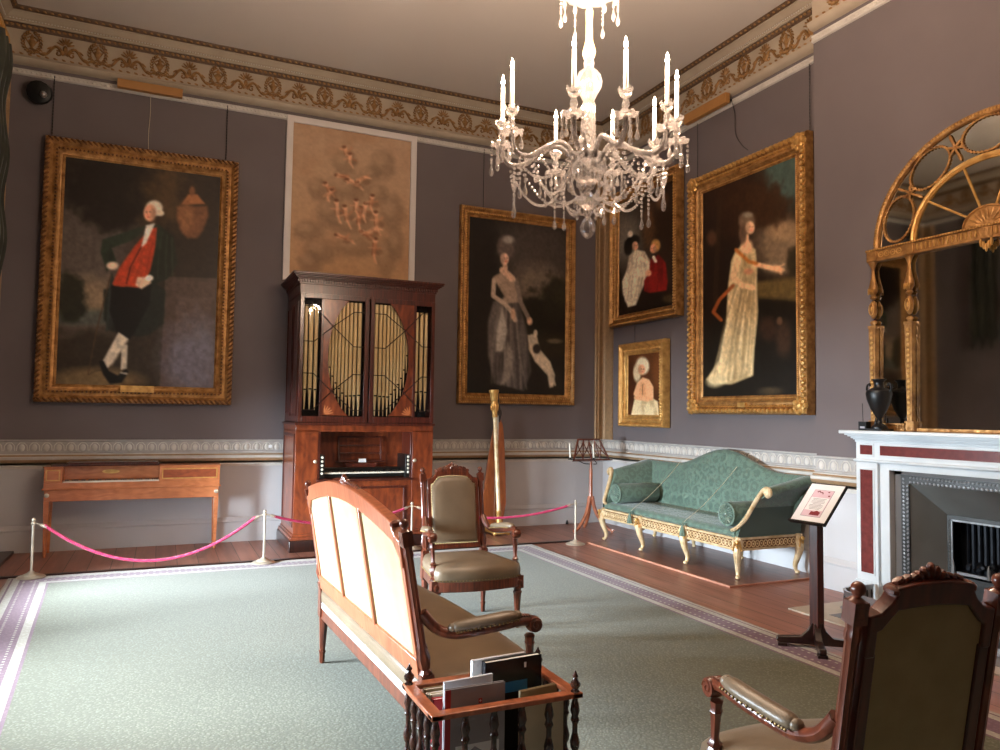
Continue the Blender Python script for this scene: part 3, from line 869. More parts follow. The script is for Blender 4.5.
P.folds((497, 303), (514, 302), (486, 384), (524, 390), 13, (40, 34, 32), (128, 118, 110), 2.0, 4); P.poly([(499, 306), (493, 330), (492, 352), (499, 352), (504, 330)], (150, 140, 130), 2.5); P.poly([(504, 342), (500, 372), (496, 386), (506, 382), (510, 356)], (120, 110, 102), 3)
P.poly([(490, 277), (498, 272), (506, 274), (514, 279), (516, 302), (498, 304), (501, 296)], (142, 120, 104), 1.8, 1, ((104, 86, 74), 9))
P.line([(491, 280), (490, 296), (502, 304), (509, 312), (512, 320)], 4.5, (158, 138, 122)); P.line([(514, 282), (518, 302), (527, 320)], 4.5, (112, 98, 88))
P.blob(510, 314, 2.5, 6, (176, 140, 116), .5); P.blob(527, 321, 3, 4, (176, 140, 116), .5)
P.line([(500, 270), (509, 278)], 7, (184, 150, 128)); P.line([(502, 262), (503, 272)], 4.5, (184, 148, 126))
P.blob(503, 247, 8.5, 12, (86, 74, 68), .4); P.head(502, 258.5, 4.6, 1, (196, 158, 136)); P.blob(506, 239, 6, 4, (150, 142, 134), .7, .8)
P.poly([(525, 335), (534, 336), (538, 350), (548, 362), (553, 376), (551, 388), (547, 389), (545, 376), (532, 362), (526, 350)], (176, 158, 136), 1.5)
P.blob(530, 339, 4.5, 5, (164, 150, 132), .4); P.blob(534, 349, 4, 5, (40, 32, 28), .4); P.blob(533, 333, 2, 3.5, (186, 172, 152), .4); P.line([(549, 372), (553, 386)], 2, (150, 134, 116))
P.grain(.35)
t = thing('portrait_painting', 'gilt framed dark portrait of a lady in grey silk with a white dog', 'painting', (4.53, YB, 1.69))
frame_parts(t, 1.80, 2.71, .15, (M['gold'], M['goldbright']), .10, 'plain', chains=[(-.55, 3.55), (.55, 3.55)])  # lighter gold on the beads carries the sparkle of highlights
canvas(P, -.76, .76, .14, 2.57, -.045, t, G)

# ---- large lady on the right wall
P = Paint([(702, 191), (804, 151), (806, 400), (703, 399)], 110, 220, 3)
P.fill((30, 20, 14), (26, 20, 14))
P.blob(790, 175, 26, 30, (66, 84, 78), .8, .9); P.blob(785, 245, 26, 28, (130, 108, 84), .9, .85); P.blob(790, 232, 18, 10, (150, 120, 88), .8, .7); P.blob(782, 268, 14, 6, (150, 132, 106), .8, .6)
P.blob(738, 205, 40, 34, (44, 26, 16), .5, .95, -20, .9); P.blob(765, 205, 30, 20, (52, 32, 18), .5, .9, -10, 1.2); P.blob(798, 262, 8, 14, (36, 30, 18), .5, .85, 0, .8)
P.blob(712, 270, 18, 70, (26, 17, 12), .5, .8, 0, .5); P.line([(722, 200), (720, 250), (718, 300)], 5, (50, 34, 22), .6)
P.poly([(755, 283), (806, 278), (806, 305), (756, 300)], (88, 72, 40), 5); P.poly([(755, 298), (806, 303), (806, 400), (703, 400), (703, 330)], (22, 18, 12), 6)
P.blob(772, 330, 9, 12, (52, 34, 24), .7, .8); P.blob(788, 340, 8, 18, (58, 40, 28), .7, .8); P.blob(784, 322, 3, 4, (110, 80, 58), .5, .7); P.blob(714, 238, 5, 8, (90, 60, 42), .6, .7); P.blob(775, 392, 12, 4, (70, 58, 40), .7, .7)
P.poly([(738, 252), (748, 242), (759, 250), (761, 268), (760, 285), (762, 312), (758, 350), (757, 376), (735, 384), (716, 384), (709, 379), (722, 360), (729, 325), (731, 285), (734, 262)], (206, 182, 136), 1.6, 1, ((150, 126, 88), 9))
P.blob(744, 345, 8, 14, (168, 150, 110), .7, .6); P.folds((742, 275), (760, 278), (712, 382), (756, 376), 13, (128, 104, 70), (226, 206, 162), 2.0, 4); P.blob(718, 381, 9, 6, (206, 186, 142), .6, .7); P.line([(748, 262), (750, 300), (746, 360)], 2, (150, 124, 84), .6)
P.line([(760, 265), (776, 269), (786, 271)], 5, (220, 170, 128)); P.blob(781, 269.5, 5, 3.4, (222, 172, 130), .5, 1, 10); P.line([(783, 268), (789, 265)], 1.4, (222, 172, 130)); P.line([(783, 270), (789, 271)], 1.4, (216, 164, 124)); P.line([(782, 272), (786, 275)], 1.3, (206, 154, 114)); P.line([(741, 262), (736, 278), (746, 286), (756, 288)], 6, (214, 178, 134))
P.line([(739, 250), (752, 262), (760, 264)], 3.5, (176, 104, 44)); P.line([(736, 286), (722, 300), (716, 312), (724, 320)], 3.5, (150, 78, 36)); P.blob(752, 272, 5, 3, (190, 120, 90), .6, .7)
P.blob(750, 247, 6, 7, (226, 180, 140), .6); P.line([(750, 236), (750, 245)], 4, (220, 172, 132)); P.blob(750, 221, 8.5, 9, (104, 84, 66), .4); P.blob(746, 234, 4, 10, (92, 70, 54), .5); P.head(753.5, 228, 5, 1, (224, 176, 138)); P.blob(751, 215, 5, 2.5, (150, 146, 132), .8, .6)
P.grain(.35)
t = thing('portrait_painting', 'tall ornately carved gilt frame with a lady in cream dress and orange sash', 'painting', (XR, (7.40 + 5.53) / 2, 1.585), HP)
frame_parts(t, 1.87, 2.885, .21, (M['gold'], M['goldbright']), .13, 'ornate', chains=[(-.86, 3.6), (.90, 3.6)])
canvas(P, -.78, .78, .17, 2.72, -.055, t, G)
MB().box(-.06, .06, -.13, -.075, .08, .13).build('name_plaque', M['goldbright'], t, False)

# ---- girl in black hat with boy in red
P = Paint([(621, 205), (674, 185), (675, 305), (621, 314)], 80, 160, 4)
P.fill((62, 54, 46), (30, 20, 14))
P.blob(628, 240, 14, 24, (120, 112, 100), .9, .8); P.blob(668, 215, 20, 45, (40, 26, 16), .5, .95, 0, .9); P.blob(650, 230, 6, 22, (90, 62, 40), .7, .8, 0, .6); P.blob(662, 205, 6, 8, (120, 84, 52), .8, .5)
P.blob(645, 300, 40, 14, (24, 17, 12), .6); P.blob(672, 298, 8, 4, (90, 74, 48), .6, .6)
P.poly([(631, 256), (637, 250), (646, 252), (652, 262), (650, 275), (643, 290), (638, 303), (630, 305), (625, 292), (624, 280), (629, 268)], (216, 202, 174), 1.5, 1, ((166, 146, 118), 9))
P.folds((632, 262), (648, 262), (626, 300), (642, 292), 8, (150, 128, 98), (232, 222, 198), 1.4, 2); P.folds((653, 262), (665, 264), (650, 290), (668, 288), 7, (84, 14, 14), (170, 48, 38), 1.4, 2); P.line([(640, 256), (648, 262), (652, 270)], 3, (226, 208, 180)); P.blob(641, 272, 8, 4, (222, 206, 178), .6)
P.poly([(652, 260), (660, 256), (667, 264), (669, 282), (668, 290), (652, 292), (646, 290), (646, 280), (651, 272)], (136, 30, 26), 1.4, 1, ((92, 18, 18), 8))
P.blob(657, 247, 4.5, 6, (190, 140, 78), .4); P.head(654.5, 250, 3.3, -1, (224, 160, 122)); P.line([(655, 258), (657, 262)], 3, (230, 220, 200))
P.blob(634, 243, 8, 6, (20, 17, 16), .3, 1, -40); P.blob(630, 248, 4, 7, (22, 18, 16), .4); P.head(637, 246.5, 3.2, 1, (226, 168, 130)); P.blob(650, 273, 3, 3, (224, 168, 130), .5); P.blob(632, 235, 2.5, 3, (220, 200, 180), .6)
P.grain(.35)
t = thing('portrait_painting', 'gilt framed painting of a girl in black hat beside a boy in red', 'painting', (XR, (9.17 + 7.60) / 2, 2.82), HP)
frame_parts(t, 1.57, 1.93, .16, (M['gold'], M['goldbright']), .14, 'plain', chains=[(-.5, 2.37), (.62, 2.37)])  # beads in brighter gold: highlights put into the colour
canvas(P, -.63, .63, .14, 1.79, -.06, t, G)

# ---- small praying woman
P = Paint([(630, 356), (664, 349), (665, 421), (629, 419)], 90, 110, 5)
P.fill((92, 52, 26), (70, 38, 20)); P.blob(633, 385, 6, 25, (60, 28, 14), .7, .8); P.blob(662, 370, 6, 20, (120, 70, 36), .8, .6)
P.poly([(636, 402), (644, 396), (652, 398), (662, 404), (664, 421), (632, 420)], (222, 200, 156), 1.5, 1, ((176, 146, 104), 7))
P.poly([(639, 384), (645, 378), (652, 380), (657, 388), (657, 402), (650, 404), (638, 402), (635, 396)], (226, 168, 122), 1.5)
P.blob(645, 366, 7, 9, (226, 206, 170), .35); P.blob(639, 374, 4, 9, (206, 184, 146), .5); P.head(644, 370, 4, 1, (228, 164, 120)); P.poly([(643, 384), (647, 384), (649, 396), (644, 400), (641, 396)], (212, 150, 104), 1); P.line([(645, 386), (645, 398)], .9, (140, 84, 52)); P.line([(637, 400), (644, 398), (655, 401)], 3, (220, 160, 114))
P.grain(.25)
t = thing('small_painting', 'small gilt framed picture of a praying woman in a white headscarf', 'painting', (XR, (8.93 + 7.88) / 2, 1.405), HP)
frame_parts(t, 1.05, 1.15, .17, (M['goldbright'], M['goldbright']), .13, 'plain', chains=[(-.25, 1.40)])
canvas(P, -.37, .37, .15, 1.0, -.06, t, 1.35)

# ---- large pale sketch with a plain white frame behind the organ
P = Paint([(293, 124), (410, 142), (407, 284), (287, 280)], 120, 150, 6)
P.fill((146, 120, 98), (152, 120, 90))
P.mix(np.clip((P.noise(5, 6, 4) - .45) * 3, 0, 1) * .5, (132, 100, 76))
for x, y, rx, ry in ((383, 165, 12, 14), (371, 175, 10, 8), (318, 192, 10, 12), (345, 165, 12, 12), (378, 195, 10, 10), (392, 215, 11, 18), (308, 235, 16, 10), (330, 215, 14, 14), (385, 260, 10, 20), (320, 255, 16, 12), (355, 250, 20, 10), (395, 245, 8, 16), (348, 190, 20, 14), (352, 225, 24, 12), (310, 268, 12, 12)):
    P.blob(x, y, rx, ry, (100, 80, 64), .55, .5, 0, .5); P.blob(x - rx * .3, y - ry * .35, rx * .5, ry * .45, (166, 136, 108), .9, .35)
cols = [(176, 130, 100), (158, 108, 80), (190, 146, 116)]
for i, (x, y, a, l) in enumerate(((346, 153, 70, 6), (343, 178, 10, 8), (353, 184, 30, 8), (362, 180, -30, 7), (328, 190, 60, 7), (337, 212, 85, 11), (346, 217, 80, 11), (359, 219, 95, 12), (364, 212, 100, 9), (376, 222, 85, 11), (371, 203, 100, 8), (371, 232, -30, 9), (343, 240, 20, 9), (374, 250, 95, 12), (350, 160, 90, 6), (329, 196, 120, 6), (366, 236, 30, 7), (356, 208, 90, 8))):
    c, s = math.cos(math.radians(a)), math.sin(math.radians(a))
    P.line([(x - c * l / 2, y - s * l / 2), (x + c * l / 2, y + s * l / 2)], 4.2, cols[i % 3], .85)
    P.blob(x - c * l * .7, y - s * l * .7, 2.6, 2.6, cols[2], .3, .9); P.blob(x - c * l * .85, y - s * l * .85, 2.4, 1.6, (74, 46, 32), .4, .8)
    P.line([(x + 2, y), (x + 6, y - 4 + (i % 3) * 3)], 1.6, cols[1], .8); P.line([(x + c * l / 2, y + s * l / 2), (x + c * l + 1, y + s * l + (i % 2) * 2)], 1.8, cols[0], .8)
    P.line([(x - c * l / 2 - 2, y - s * l / 2), (x + c * l / 2 - 2, y + s * l / 2)], .9, (86, 52, 36), .6)
    P.line([(x + c * l / 2, y + s * l / 2), (x + c * l + 3, y + s * l + 3)], 1.5, cols[2], .8); P.line([(x - 1, y - 1), (x - 6, y - 3 + (i % 4) * 2)], 1.4, cols[0], .8); P.blob(x + 4, y + 3, 4, 3, (86, 58, 42), .8, .4)
P.grain(.12)
t = thing('ceiling_sketch', 'large brown sketch of small figures in clouds in a plain white frame', 'painting', (2.153, YB, 3.17))
MB().frame(-.845, .845, 0, 2.07, [(0, -.02), (0, -.05), (.005, -.055), (.075, -.055), (.08, -.05), (.08, -.025)]).build('frame', plain('white frame paint', (216, 208, 204), .5, var=.03), t, False)
canvas(P, -.768, .768, .078, 1.992, -.03, t, 1.7, 'paintmatt')

# ================================================================ SEATING (two armchairs and a settee of one suite)
def bez(p, n=16):
    """smooth curve through control points (Catmull-Rom)"""
    P = [Vector(p[0])] + [Vector(q) for q in p] + [Vector(p[-1])]
    out = []
    for i in range(1, len(P) - 2):
        for k in range(n):
            t = k / n; a, b, c, d = P[i - 1], P[i], P[i + 1], P[i + 2]
            out.append(.5 * ((2 * b) + (c - a) * t + (2 * a - 5 * b + 4 * c - d) * t * t + (3 * b - a - 3 * c + d) * t ** 3))
    out.append(P[-2]); return out

def seat_plan(wb, wf, dep, bow=.05, n=14):
    pts = [(-wb, -.02), (-wf, dep - .02)]
    pts += [(-wf + 2 * wf * i / n, dep + bow * math.sin(PI * i / n)) for i in range(1, n)]
    pts += [(wf, dep - .02), (wb, -.02)]
    return pts

def seating(root, W, crest_h, npan, wood_m, back_wood, settee=False):
    wa, wf = W + .08, W + (.04 if settee else .08)
    rz0, rz1 = (.27, .372) if settee else (.30, .372)
    dep = .53
    # ---- legs
    for s in (-1, 1):
        l = MB()
        l.taper((s * wf * .985, dep - .045), .034, (s * wf * .985, dep - .045), .034, (.285, .375))
        l.lathe([(.012, 0), (.016, .01), (.017, .06), (.021, .065), (.021, .075), (.016, .08), (.019, .10), (.030, .245), (.034, .25), (.034, .262), (.026, .268), (.030, .285)], (s * wf * .985, dep - .045, 0), 16, .1, 1)
        l.ell((s * wf * .985, dep - .008, .33), (.022, .006, .022), 8, 5)
        l.build('leg', wood_m, root)
        l = MB()
        l.taper((s * W, .0), .030, (s * W, .0), .030, (.285, .46))
        l.lathe_to([(.013, 0), (.017, .01), (.018, .06), (.022, .066), (.022, .076), (.016, .08), (.019, .10), (.028, .25), (.03, .285)], (s * (W + .0), -.004, 0), (s * W, 0, .285), 12, .1)
        l.build('leg', wood_m, root)
    if settee:
        for s in (-.33, .33):
            l = MB(); l.taper((s * W, dep + .01), .032, (s * W, dep + .01), .032, (.285, .375))
            l.lathe([(.012, 0), (.017, .06), (.021, .065), (.016, .08), (.019, .10), (.030, .245), (.034, .255), (.030, .285)], (s * W, dep + .01, 0), 14, .1, 1)
            l.build('leg', wood_m, root)
    # ---- seat rail and cushion
    pl = seat_plan(W + .02, wf, dep)
    r = MB(); r.slab(pl, rz0, rz1 if not settee else .338);  r.build('seat_rail', wood_m, root, bevel=.006)
    cx = Vector((0, dep / 2, 0))
    def ring(k, z): return [(p[0] * k, dep / 2 + (p[1] - dep / 2) * k, z) for p in pl]
    c = MB(); rings = [ring(.99, .365), ring(1.012, .385), ring(1.02, .42), ring(1.0, .452), ring(.93, .472), ring(.75, .487), ring(.45, .497), ring(.15, .50)]
    v = [p for q in rings for p in q]; n = len(pl); f = []
    for i in range(len(rings) - 1):
        for k in range(n):
            f.append((i * n + k, i * n + (k + 1) % n, (i + 1) * n + (k + 1) % n, (i + 1) * n + k))
    f.append(tuple(range((len(rings) - 1) * n, len(rings) * n))); f.append(tuple(range(n - 1, -1, -1)))
    c.add(v, f); c.build('seat_cushion', M['leather'], root, angle=70)
    nl = MB()
    for a, b in zip(pl[:-1], pl[1:]):
        d = Vector((b[0] - a[0], b[1] - a[1], 0)); L = d.length; k = max(1, int(L / .018))
        for i in range(k):
            p = Vector((a[0], a[1], .379)) + d * (i / k)
            q = cx + (p - Vector((0, dep / 2, 0)) - Vector((0, 0, .379))) * 1.016
            nl.ell((q.x, q.y, .379), .0055, 4, 3)
    nl.build('nail_trim', M['nail'], root)
    # ---- back, built upright then leaned
    lean = math.atan(.113 / .65)
    T = Matrix.Translation((0, 0, .42)) @ Matrix.Rotation(lean, 4, 'X')
    H = .69                                             # centre of finial block above the hinge
    pw = .026
    for s in (-1, 1):
        p = MB(); p.M = T
        x = s * W
        p.taper((x, 0), .026, (x, 0), .026, (.0, .07))
        p.lathe([(.026, .07), (.030, .075), (.018, .09), (.024, .10), (.030, .14), (.022, .17), (.024, .18), (.0185, .19), (.0185, .54), (.022, .55), (.022, .565), (.019, .575), (.022, .592)], (x, 0, 0), 16, .14, 1)
        p.taper((x, 0), .0225, (x, 0), .0225, (.592, .652))
        p.lathe([(.024, .652), (.018, .658), (.009, .663), (.012, .668)], (x, 0, 0), 10)
        p.ell((x, 0, .684), .020, 12, 8)
        for q in (-1, 1): p.frame(x - .014, x + .014, .606, .638, [(0, q * .0228), (0, q * .0238), (.0025, q * .0238), (.0025, q * .0228)])
        p.build('back_post', wood_m, root)
    xi = W - .028
    if settee:
        # each side: rail posts inside
        ap = lambda x: .665 + .105 * math.cos(x / xi * PI / 2)
    else:
        ap = lambda x: .668 + .032 * math.cos(x / xi * PI / 2)
    # crest rail outline: concave shoulders then a low arch
    sh = .085
    top = []; n = 26
    for i in range(n + 1):
        x = -xi + 2 * xi * i / n
        ax = xi - abs(x)
        if ax < sh: z = .60 + (ap(xi - sh) - .60) * (1 - math.sqrt(max(0, 1 - (ax / sh) ** 2)))
        else: z = ap(x)
        top.append((x, z))
    # make the shoulder step crisp
    x_s = xi - sh
    top = [(-xi, .615), (-xi + sh * .45, .622), (-xi + sh * .8, .648), (-x_s - .004, ap(x_s) - .016), (-x_s - .010, ap(x_s) - .006)] + [(-x_s + 2 * x_s * i / 20, ap(-x_s + 2 * x_s * i / 20)) for i in range(21)] + [(x_s + .010, ap(x_s) - .006), (x_s + .004, ap(x_s) - .016), (xi - sh * .8, .648), (xi - sh * .45, .622), (xi, .615)]
    lw = (lambda x: ap(x) - .085) if settee else (lambda x: .612 + .022 * math.cos(x / xi * PI / 2))
    xe = xi - (.03 if not settee else .03)             # edge of the upholstered panel
    cz_ = lw(xe - .06)
    edge = [(xe, .12), (xe, cz_ - .055), (xe - .014, cz_ - .05), (xe - .045, cz_ - .016), (xe - .06, cz_)] + [((xe - .07) * (1 - 2 * i / 16), lw((xe - .07) * (1 - 2 * i / 16))) for i in range(17)] + [(-xe + .06, cz_), (-xe + .045, cz_ - .016), (-xe + .014, cz_ - .05), (-xe, cz_ - .055), (-xe, .12)]
    bot = [(xi, .50)] + [(xe, .50)] + edge[1:-1] + [(-xe, .50), (-xi, .50)]
    cr = MB(); cr.M = T; cr.prism(top + bot, -.024, .024); cr.build('crest_rail', back_wood, root, bevel=.005, angle=30)
    # carved cresting
    cv = MB(); cv.M = T
    zc = ap(0)
    for k in range(-2, 3):
        cv.ell((k * .018, .008, zc + .018 - abs(k) * .006), (.012, .016, .026 - abs(k) * .004), 7, 5, Matrix.Rotation(k * .35, 3, 'Y'))
    cv.ell((0, .018, zc - .004), (.026, .014, .022), 8, 5)
    for s in (-1, 1):
        for j in range(7):
            x = s * (.05 + j * (.026 if not settee else .032))
            if abs(x) > x_s: break
            cv.ell((x, .010, ap(x) + .006 - j * .0008), (.021, .014, .010 - j * .0008), 6, 4, Matrix.Rotation(s * .5, 3, 'Y'))
            cv.ell((x, .022, ap(x) - .018), (.013, .008, .009), 5, 4)
    for s in (-1, 1): cv.ell((s * (x_s + .004), 0, ap(x_s) - .012), (.016, .028, .016), 8, 5)
    cv.build('carved_crest', wood_m, root)
    # side stiles, bottom rail, mullions
    fr = MB(); fr.M = T
    for s in (-1, 1): fr.box(*(sorted((s * xi, s * (xi - .036)))), -.02, .02, .10, .51)
    fr.box(-xi, xi, -.02, .02, .08, .125)
    if settee:
        fr.box(-xi, xi, -.024, .02, .042, .128)
        for s in (-1, 1): fr.box(s * xi / 3 - .018, s * xi / 3 + .018, -.026, -.004, .12, ap(xi / 3) - .075)
        fr.taper((0, 0), (.022, .018), (0, 0), (.022, .018), (-.09, .05))
    fr.build('back_frame', back_wood, root, bevel=.004)
    # outside back cloth
    ob = MB(); ob.M = T
    out = edge
    ob.prism(out, -.012, -.006); ob.build('outside_back', M['canvas'], root, False)
    # padded inside back
    pb = MB(); pb.M = T
    cxz = (0, .33)
    rr = [(1.0, .004), (.995, .022), (.96, .034), (.85, .042), (.55, .048), (.2, .05)]
    v = []; n = len(out)
    for k, y in rr: v += [(p[0] * (1 - (1 - k) * (1 if not settee else .5)) if settee else p[0] * k, y, cxz[1] + (p[1] - cxz[1]) * k) for p in out]
    f = []
    for i in range(len(rr) - 1):
        for k in range(n): f.append((i * n + k, i * n + (k + 1) % n, (i + 1) * n + (k + 1) % n, (i + 1) * n + k))
    f.append(tuple(range((len(rr) - 1) * n, len(rr) * n)))
    pb.add(v, f); pb.build('back_cushion', M['leather'], root, angle=60)
    nl = MB(); nl.M = T
    for i in range(n):
        a, b = out[i], out[(i + 1) % n]; L = math.hypot(b[0] - a[0], b[1] - a[1]); k = max(1, int(L / .019))
        for j in range(k): nl.ell((a[0] + (b[0] - a[0]) * j / k, .026, a[1] + (b[1] - a[1]) * j / k), .0058, 4, 3)
    nl.build('nail_trim', M['nail'], root)
    if settee:     # outside of the stuffed seat seen under the back rail
        MB().box(-W + .03, W - .03, -.020, .0, .336, .455).build('seat_lining', plain('white seat lining', (214, 208, 198), .9), root, False)
    # ---- arms
    for s in (-1, 1):
        ctrl = [(s * W, -.035, .735), (s * (W + .012), .02, .672), (s * (W + .035), .09, .645), (s * (W + .055), .17, .650), (s * (wa), .28, .668), (s * (wa + .004), .38, .680), (s * (wa + .004), .425, .672)]
        arm = MB(); pts = bez(ctrl, 6); m_ = len(pts)
        arm.tube(pts, [.024 - .004 * math.sin(PI * i / m_) for i in range(m_)], 8)
        arm.lathe_to([(.001, -.026), (.030, -.025), (.033, -.012), (.034, 0), (.033, .012), (.030, .025), (.001, .026)], (s * (wa + .004), .432, .662), (s * (wa + .004) + .01, .432, .662), 14)
        for q in (-1, 1):
            arm.tube([(s * (wa + .004) + q * .027, .432 + (.026 - t * .0022) * math.cos(t * .75), .662 + (.026 - t * .0022) * math.sin(t * .75)) for t in range(11)], .0032, 4)
        for k in range(5): arm.ell((s * (wa + .004), .36 + k * .012, .704 - k * .001), (.02, .007, .006), 6, 4)
        a_o = arm.build('arm', wood_m, root, angle=45)
        # turned support
        sp = MB()
        bx, by = s * (wa + .002), .415
        sp.lathe_to([(.030, 0), (.032, .01), (.018, .022), (.028, .04), (.031, .07), (.018, .095), (.026, .105), (.017, .115), (.014, .13), (.018, .205), (.022, .215), (.018, .225), (.022, .25)], (s * (wf * .975), dep - .075, .375), (bx, by, .64), 12, .12)
        sp.build('arm_support', wood_m, root)
        pad = MB(); pp = bez([(s * (W + .036), .085, .672), (s * (W + .052), .15, .681), (s * wa, .26, .698), (s * (wa + .003), .355, .706)], 6); m_ = len(pp)
        pad.tube(pp, [.034 * (1 - .5 * (abs(2 * i / (m_ - 1) - 1)) ** 6) for i in range(m_)], 12, flat=.72, up=(0, 0, 1))
        pad.ell(pp[0], (.024, .02, .019), 10, 6); pad.ell(pp[-1], (.024, .02, .019), 10, 6)
        pad.build('arm_pad', M['leather'], root, angle=60)
        nn = MB()
        for p_ in pp[1:-1]:
            for q in (-1, 1): nn.ell((p_.x + q * .031, p_.y, p_.z - .014), .0055, 5, 4)
        nn.build('nail_trim', M['nail'], root)

t = thing('armchair', 'olive leather armchair with carved dark frame facing the viewer beyond the settee', 'armchair', (2.102, 5.455, .015), math.radians(178.07))
seating(t, .237, 0, 1, M['walnut'], M['walnut'])
t = thing('armchair', 'armchair in the near right corner seen from behind, its olive back toward us', 'armchair', (1.922, 1.50, .015), math.radians(-8.2))
seating(t, .237, 0, 1, M['walnut'], M['mahogany'])
t = thing('settee', 'long carved settee seen from behind with three cream back panels', 'settee', (.986, 3.809, .015), math.radians(-88.0))
seating(t, .896, 0, 3, M['walnut'], M['walnutlight'], True)

# ================================================================ MAGAZINE RACK with books
t = thing('magazine_rack', 'turned wooden magazine rack full of books at the near end of the settee', 'magazine rack', (1.145, 2.64, .015))
fx0, fx1, fy0, fy1, zt = -.27, .325, -.175, .175, .505
f = MB()
f.box(fx0, fx1, fy0, fy0 + .045, zt - .02, zt); f.box(fx0, fx1, fy1 - .045, fy1, zt - .02, zt)
f.box(fx0, fx0 + .045, fy0, fy1, zt - .0205, zt - .0005); f.box(fx1 - .045, fx1, fy0, fy1, zt - .0205, zt - .0005)
f.build('top_frame', M['walnutlight'], t, bevel=.004)
b = MB(); b.box(fx0, fx1, fy0, fy1, .16, .185); b.build('shelf', M['turned'], t, bevel=.004)
prof = [(.012, 0), (.018, .01), (.012, .025), (.016, .04), (.020, .065), (.012, .085), (.009, .10), (.016, .115), (.019, .135), (.014, .155), (.010, .17), (.010, .20), (.017, .215), (.012, .23), (.018, .25), (.014, .275), (.010, .29), (.013, .30)]
for x in (fx0 + .022, fx1 - .022):
    for y in (fy0 + .022, fy1 - .022):
        l = MB(); l.lathe(prof, (x, y, .185), 10); l.lathe([(.014, 0), (.02, .02), (.012, .05), (.018, .10), (.022, .13), (.016, .16)], (x, y, 0), 10)
        l.build('leg', M['turned'], t)
        if x < 0 and y < 0: continue
        l = MB(); l.lathe([(.018, 0), (.010, .008), (.019, .02), (.020, .03), (.010, .042), (.008, .05), (.012, .056), (.006, .066), (.002, .076)], (x, y, zt), 10); l.build('finial', M['turned'], t)
for i in range(1, 5):
    for y in (fy0 + .022, fy1 - .022):
        MB().lathe(prof, (fx0 + .022 + i * (fx1 - fx0 - .044) / 5, y, .185), 10).build('spindle', M['turned'], t)
for i in range(1, 4):
    for x in (fx0 + .022, fx1 - .022):
        MB().lathe(prof, (x, fy0 + .022 + i * (fy1 - fy0 - .044) / 4, .185), 10).build('spindle', M['turned'], t)

def book(name, label, loc, w, h, th, mats, rz=0, tilt=0, group=None, extra=None):
    """standing book: w along x, th along y, h up; tilt about x"""
    e = thing(name, label, 'book', loc, rz, 'books in the magazine rack'); e.rotation_euler = (tilt, 0, rz)
    c = MB(); c.box(-w / 2, w / 2, -th / 2, -th / 2 + .003, 0, h); c.box(-w / 2, w / 2, th / 2 - .003, th / 2, 0, h); c.box(-w / 2, -w / 2 + .003, -th / 2, th / 2, 0, h)
    c.build('cover', mats, e, False)
    MB().box(-w / 2 + .003, w / 2 - .004, -th / 2 + .003, th / 2 - .003, .003, h - .004).build('pages', M['paper'], e, False)
    if extra: extra(e, w, h, th)
    return e
def ex_red(e, w, h, th):
    y = -th / 2 - .0006
    MB().box(-w / 2, -w / 2 + .022, y, y + .0005, 0, h).build('red_band', M['redcover'], e, False)
    MB().box(.012, .026, y, y + .0005, h - .062, h - .045).build('red_square', M['redcover'], e, False)
    k = MB(); k.box(.0145, .0235, y - .0004, y, h - .0545, h - .0525); k.box(.018, .020, y - .0004, y, h - .058, h - .049)
    k.box(.0, .0, y, y, 0, 0); k.build('white_cross', M['paper'], e, False)
    k = MB()
    k.prism([(-.02 + .028 * math.cos(PI + PI * i / 8), h - .002 + .02 * math.sin(PI + PI * i / 8)) for i in range(9)], y, y + .0005)
    for x, z, a in ((-.06, h - .13, .4), (-.01, h - .118, 0), (.045, h - .13, -.3)): k.prism([(x - .013, z), (x - .006, z + .009), (x + .006, z + .009), (x + .013, z)], y, y + .0005)
    k.prism([(.078, h - .052), (.09, h - .02), (.098, h - .015), (.09, h - .055)], y, y + .0005)
    k.build('dark_print', M['greyprint'], e, False)
    k = MB(); k.box(-.075, .095, y - .0002, y, .02, h - .20)
    k.build('house_print', M['paper'], e, False)
    k = MB()
    for i in range(6): k.box(-.06 + i * .026, -.048 + i * .026, y - .0006, y - .0002, .03, h - .24)
    k.prism([(-.03, h - .23), (0, h - .21), (.03, h - .23)], y - .0006, y - .0002)
    k.build('columns_print', M['greyprint'], e, False)
def ex_blue(e, w, h, th):
    y = -th / 2 - .0006
    MB().box(-.05, .06, y, y + .0005, h - .125, h - .085).build('blue_print', M['bluecover'], e, False)
    MB().box(.045, .055, y, y + .0005, h - .04, h - .02).build('white_print', M['paper'], e, False)
bx, by = 1.145, 2.64
zb = .20
book('book', 'grey book with red spine and small white cross in the magazine rack', (bx - .082, by - .10, zb), .235, .375, .016, M['greycover'], .02, 0, None, ex_red)
book('book', 'open white booklet fanned behind the grey book with red spine in the magazine rack', (bx - .085, by - .045, zb), .20, .385, .010, M['paper'], .10, 0)
book('book', 'tall glossy black book with blue print standing in the magazine rack', (bx + .135, by + .045, zb), .25, .405, .030, M['blackcover'], .08, 0, None, ex_blue)
book('book', 'thin white book directly behind the glossy black one in the magazine rack', (bx + .10, by + .095, zb), .24, .40, .014, M['paper'], .08, 0)
book('book', 'cream covered book at the right front of the magazine rack', (bx + .19, by - .10, zb), .175, .30, .02, M['creamcover'], .0, 0)
book('book', 'tan folder leaning at the right of the magazine rack behind the cream book', (bx + .20, by - .05, zb), .17, .315, .014, M['tancover'], .14, 0)
for i, (mm, hh, dx, lb) in enumerate(((M['redcover'], .312, 0, 'low red spined book'), (M['creamcover'], .318, .004, 'low cream spined book'), (M['paper'], .308, .0, 'low white spined book'), (M['tancover'], .315, .002, 'low tan spined book'))):
    book('book', lb + ' in the left end of the magazine rack', (bx - .135 + dx, by - .005 + i * .033, zb), .15, hh, .022, mm, .0)

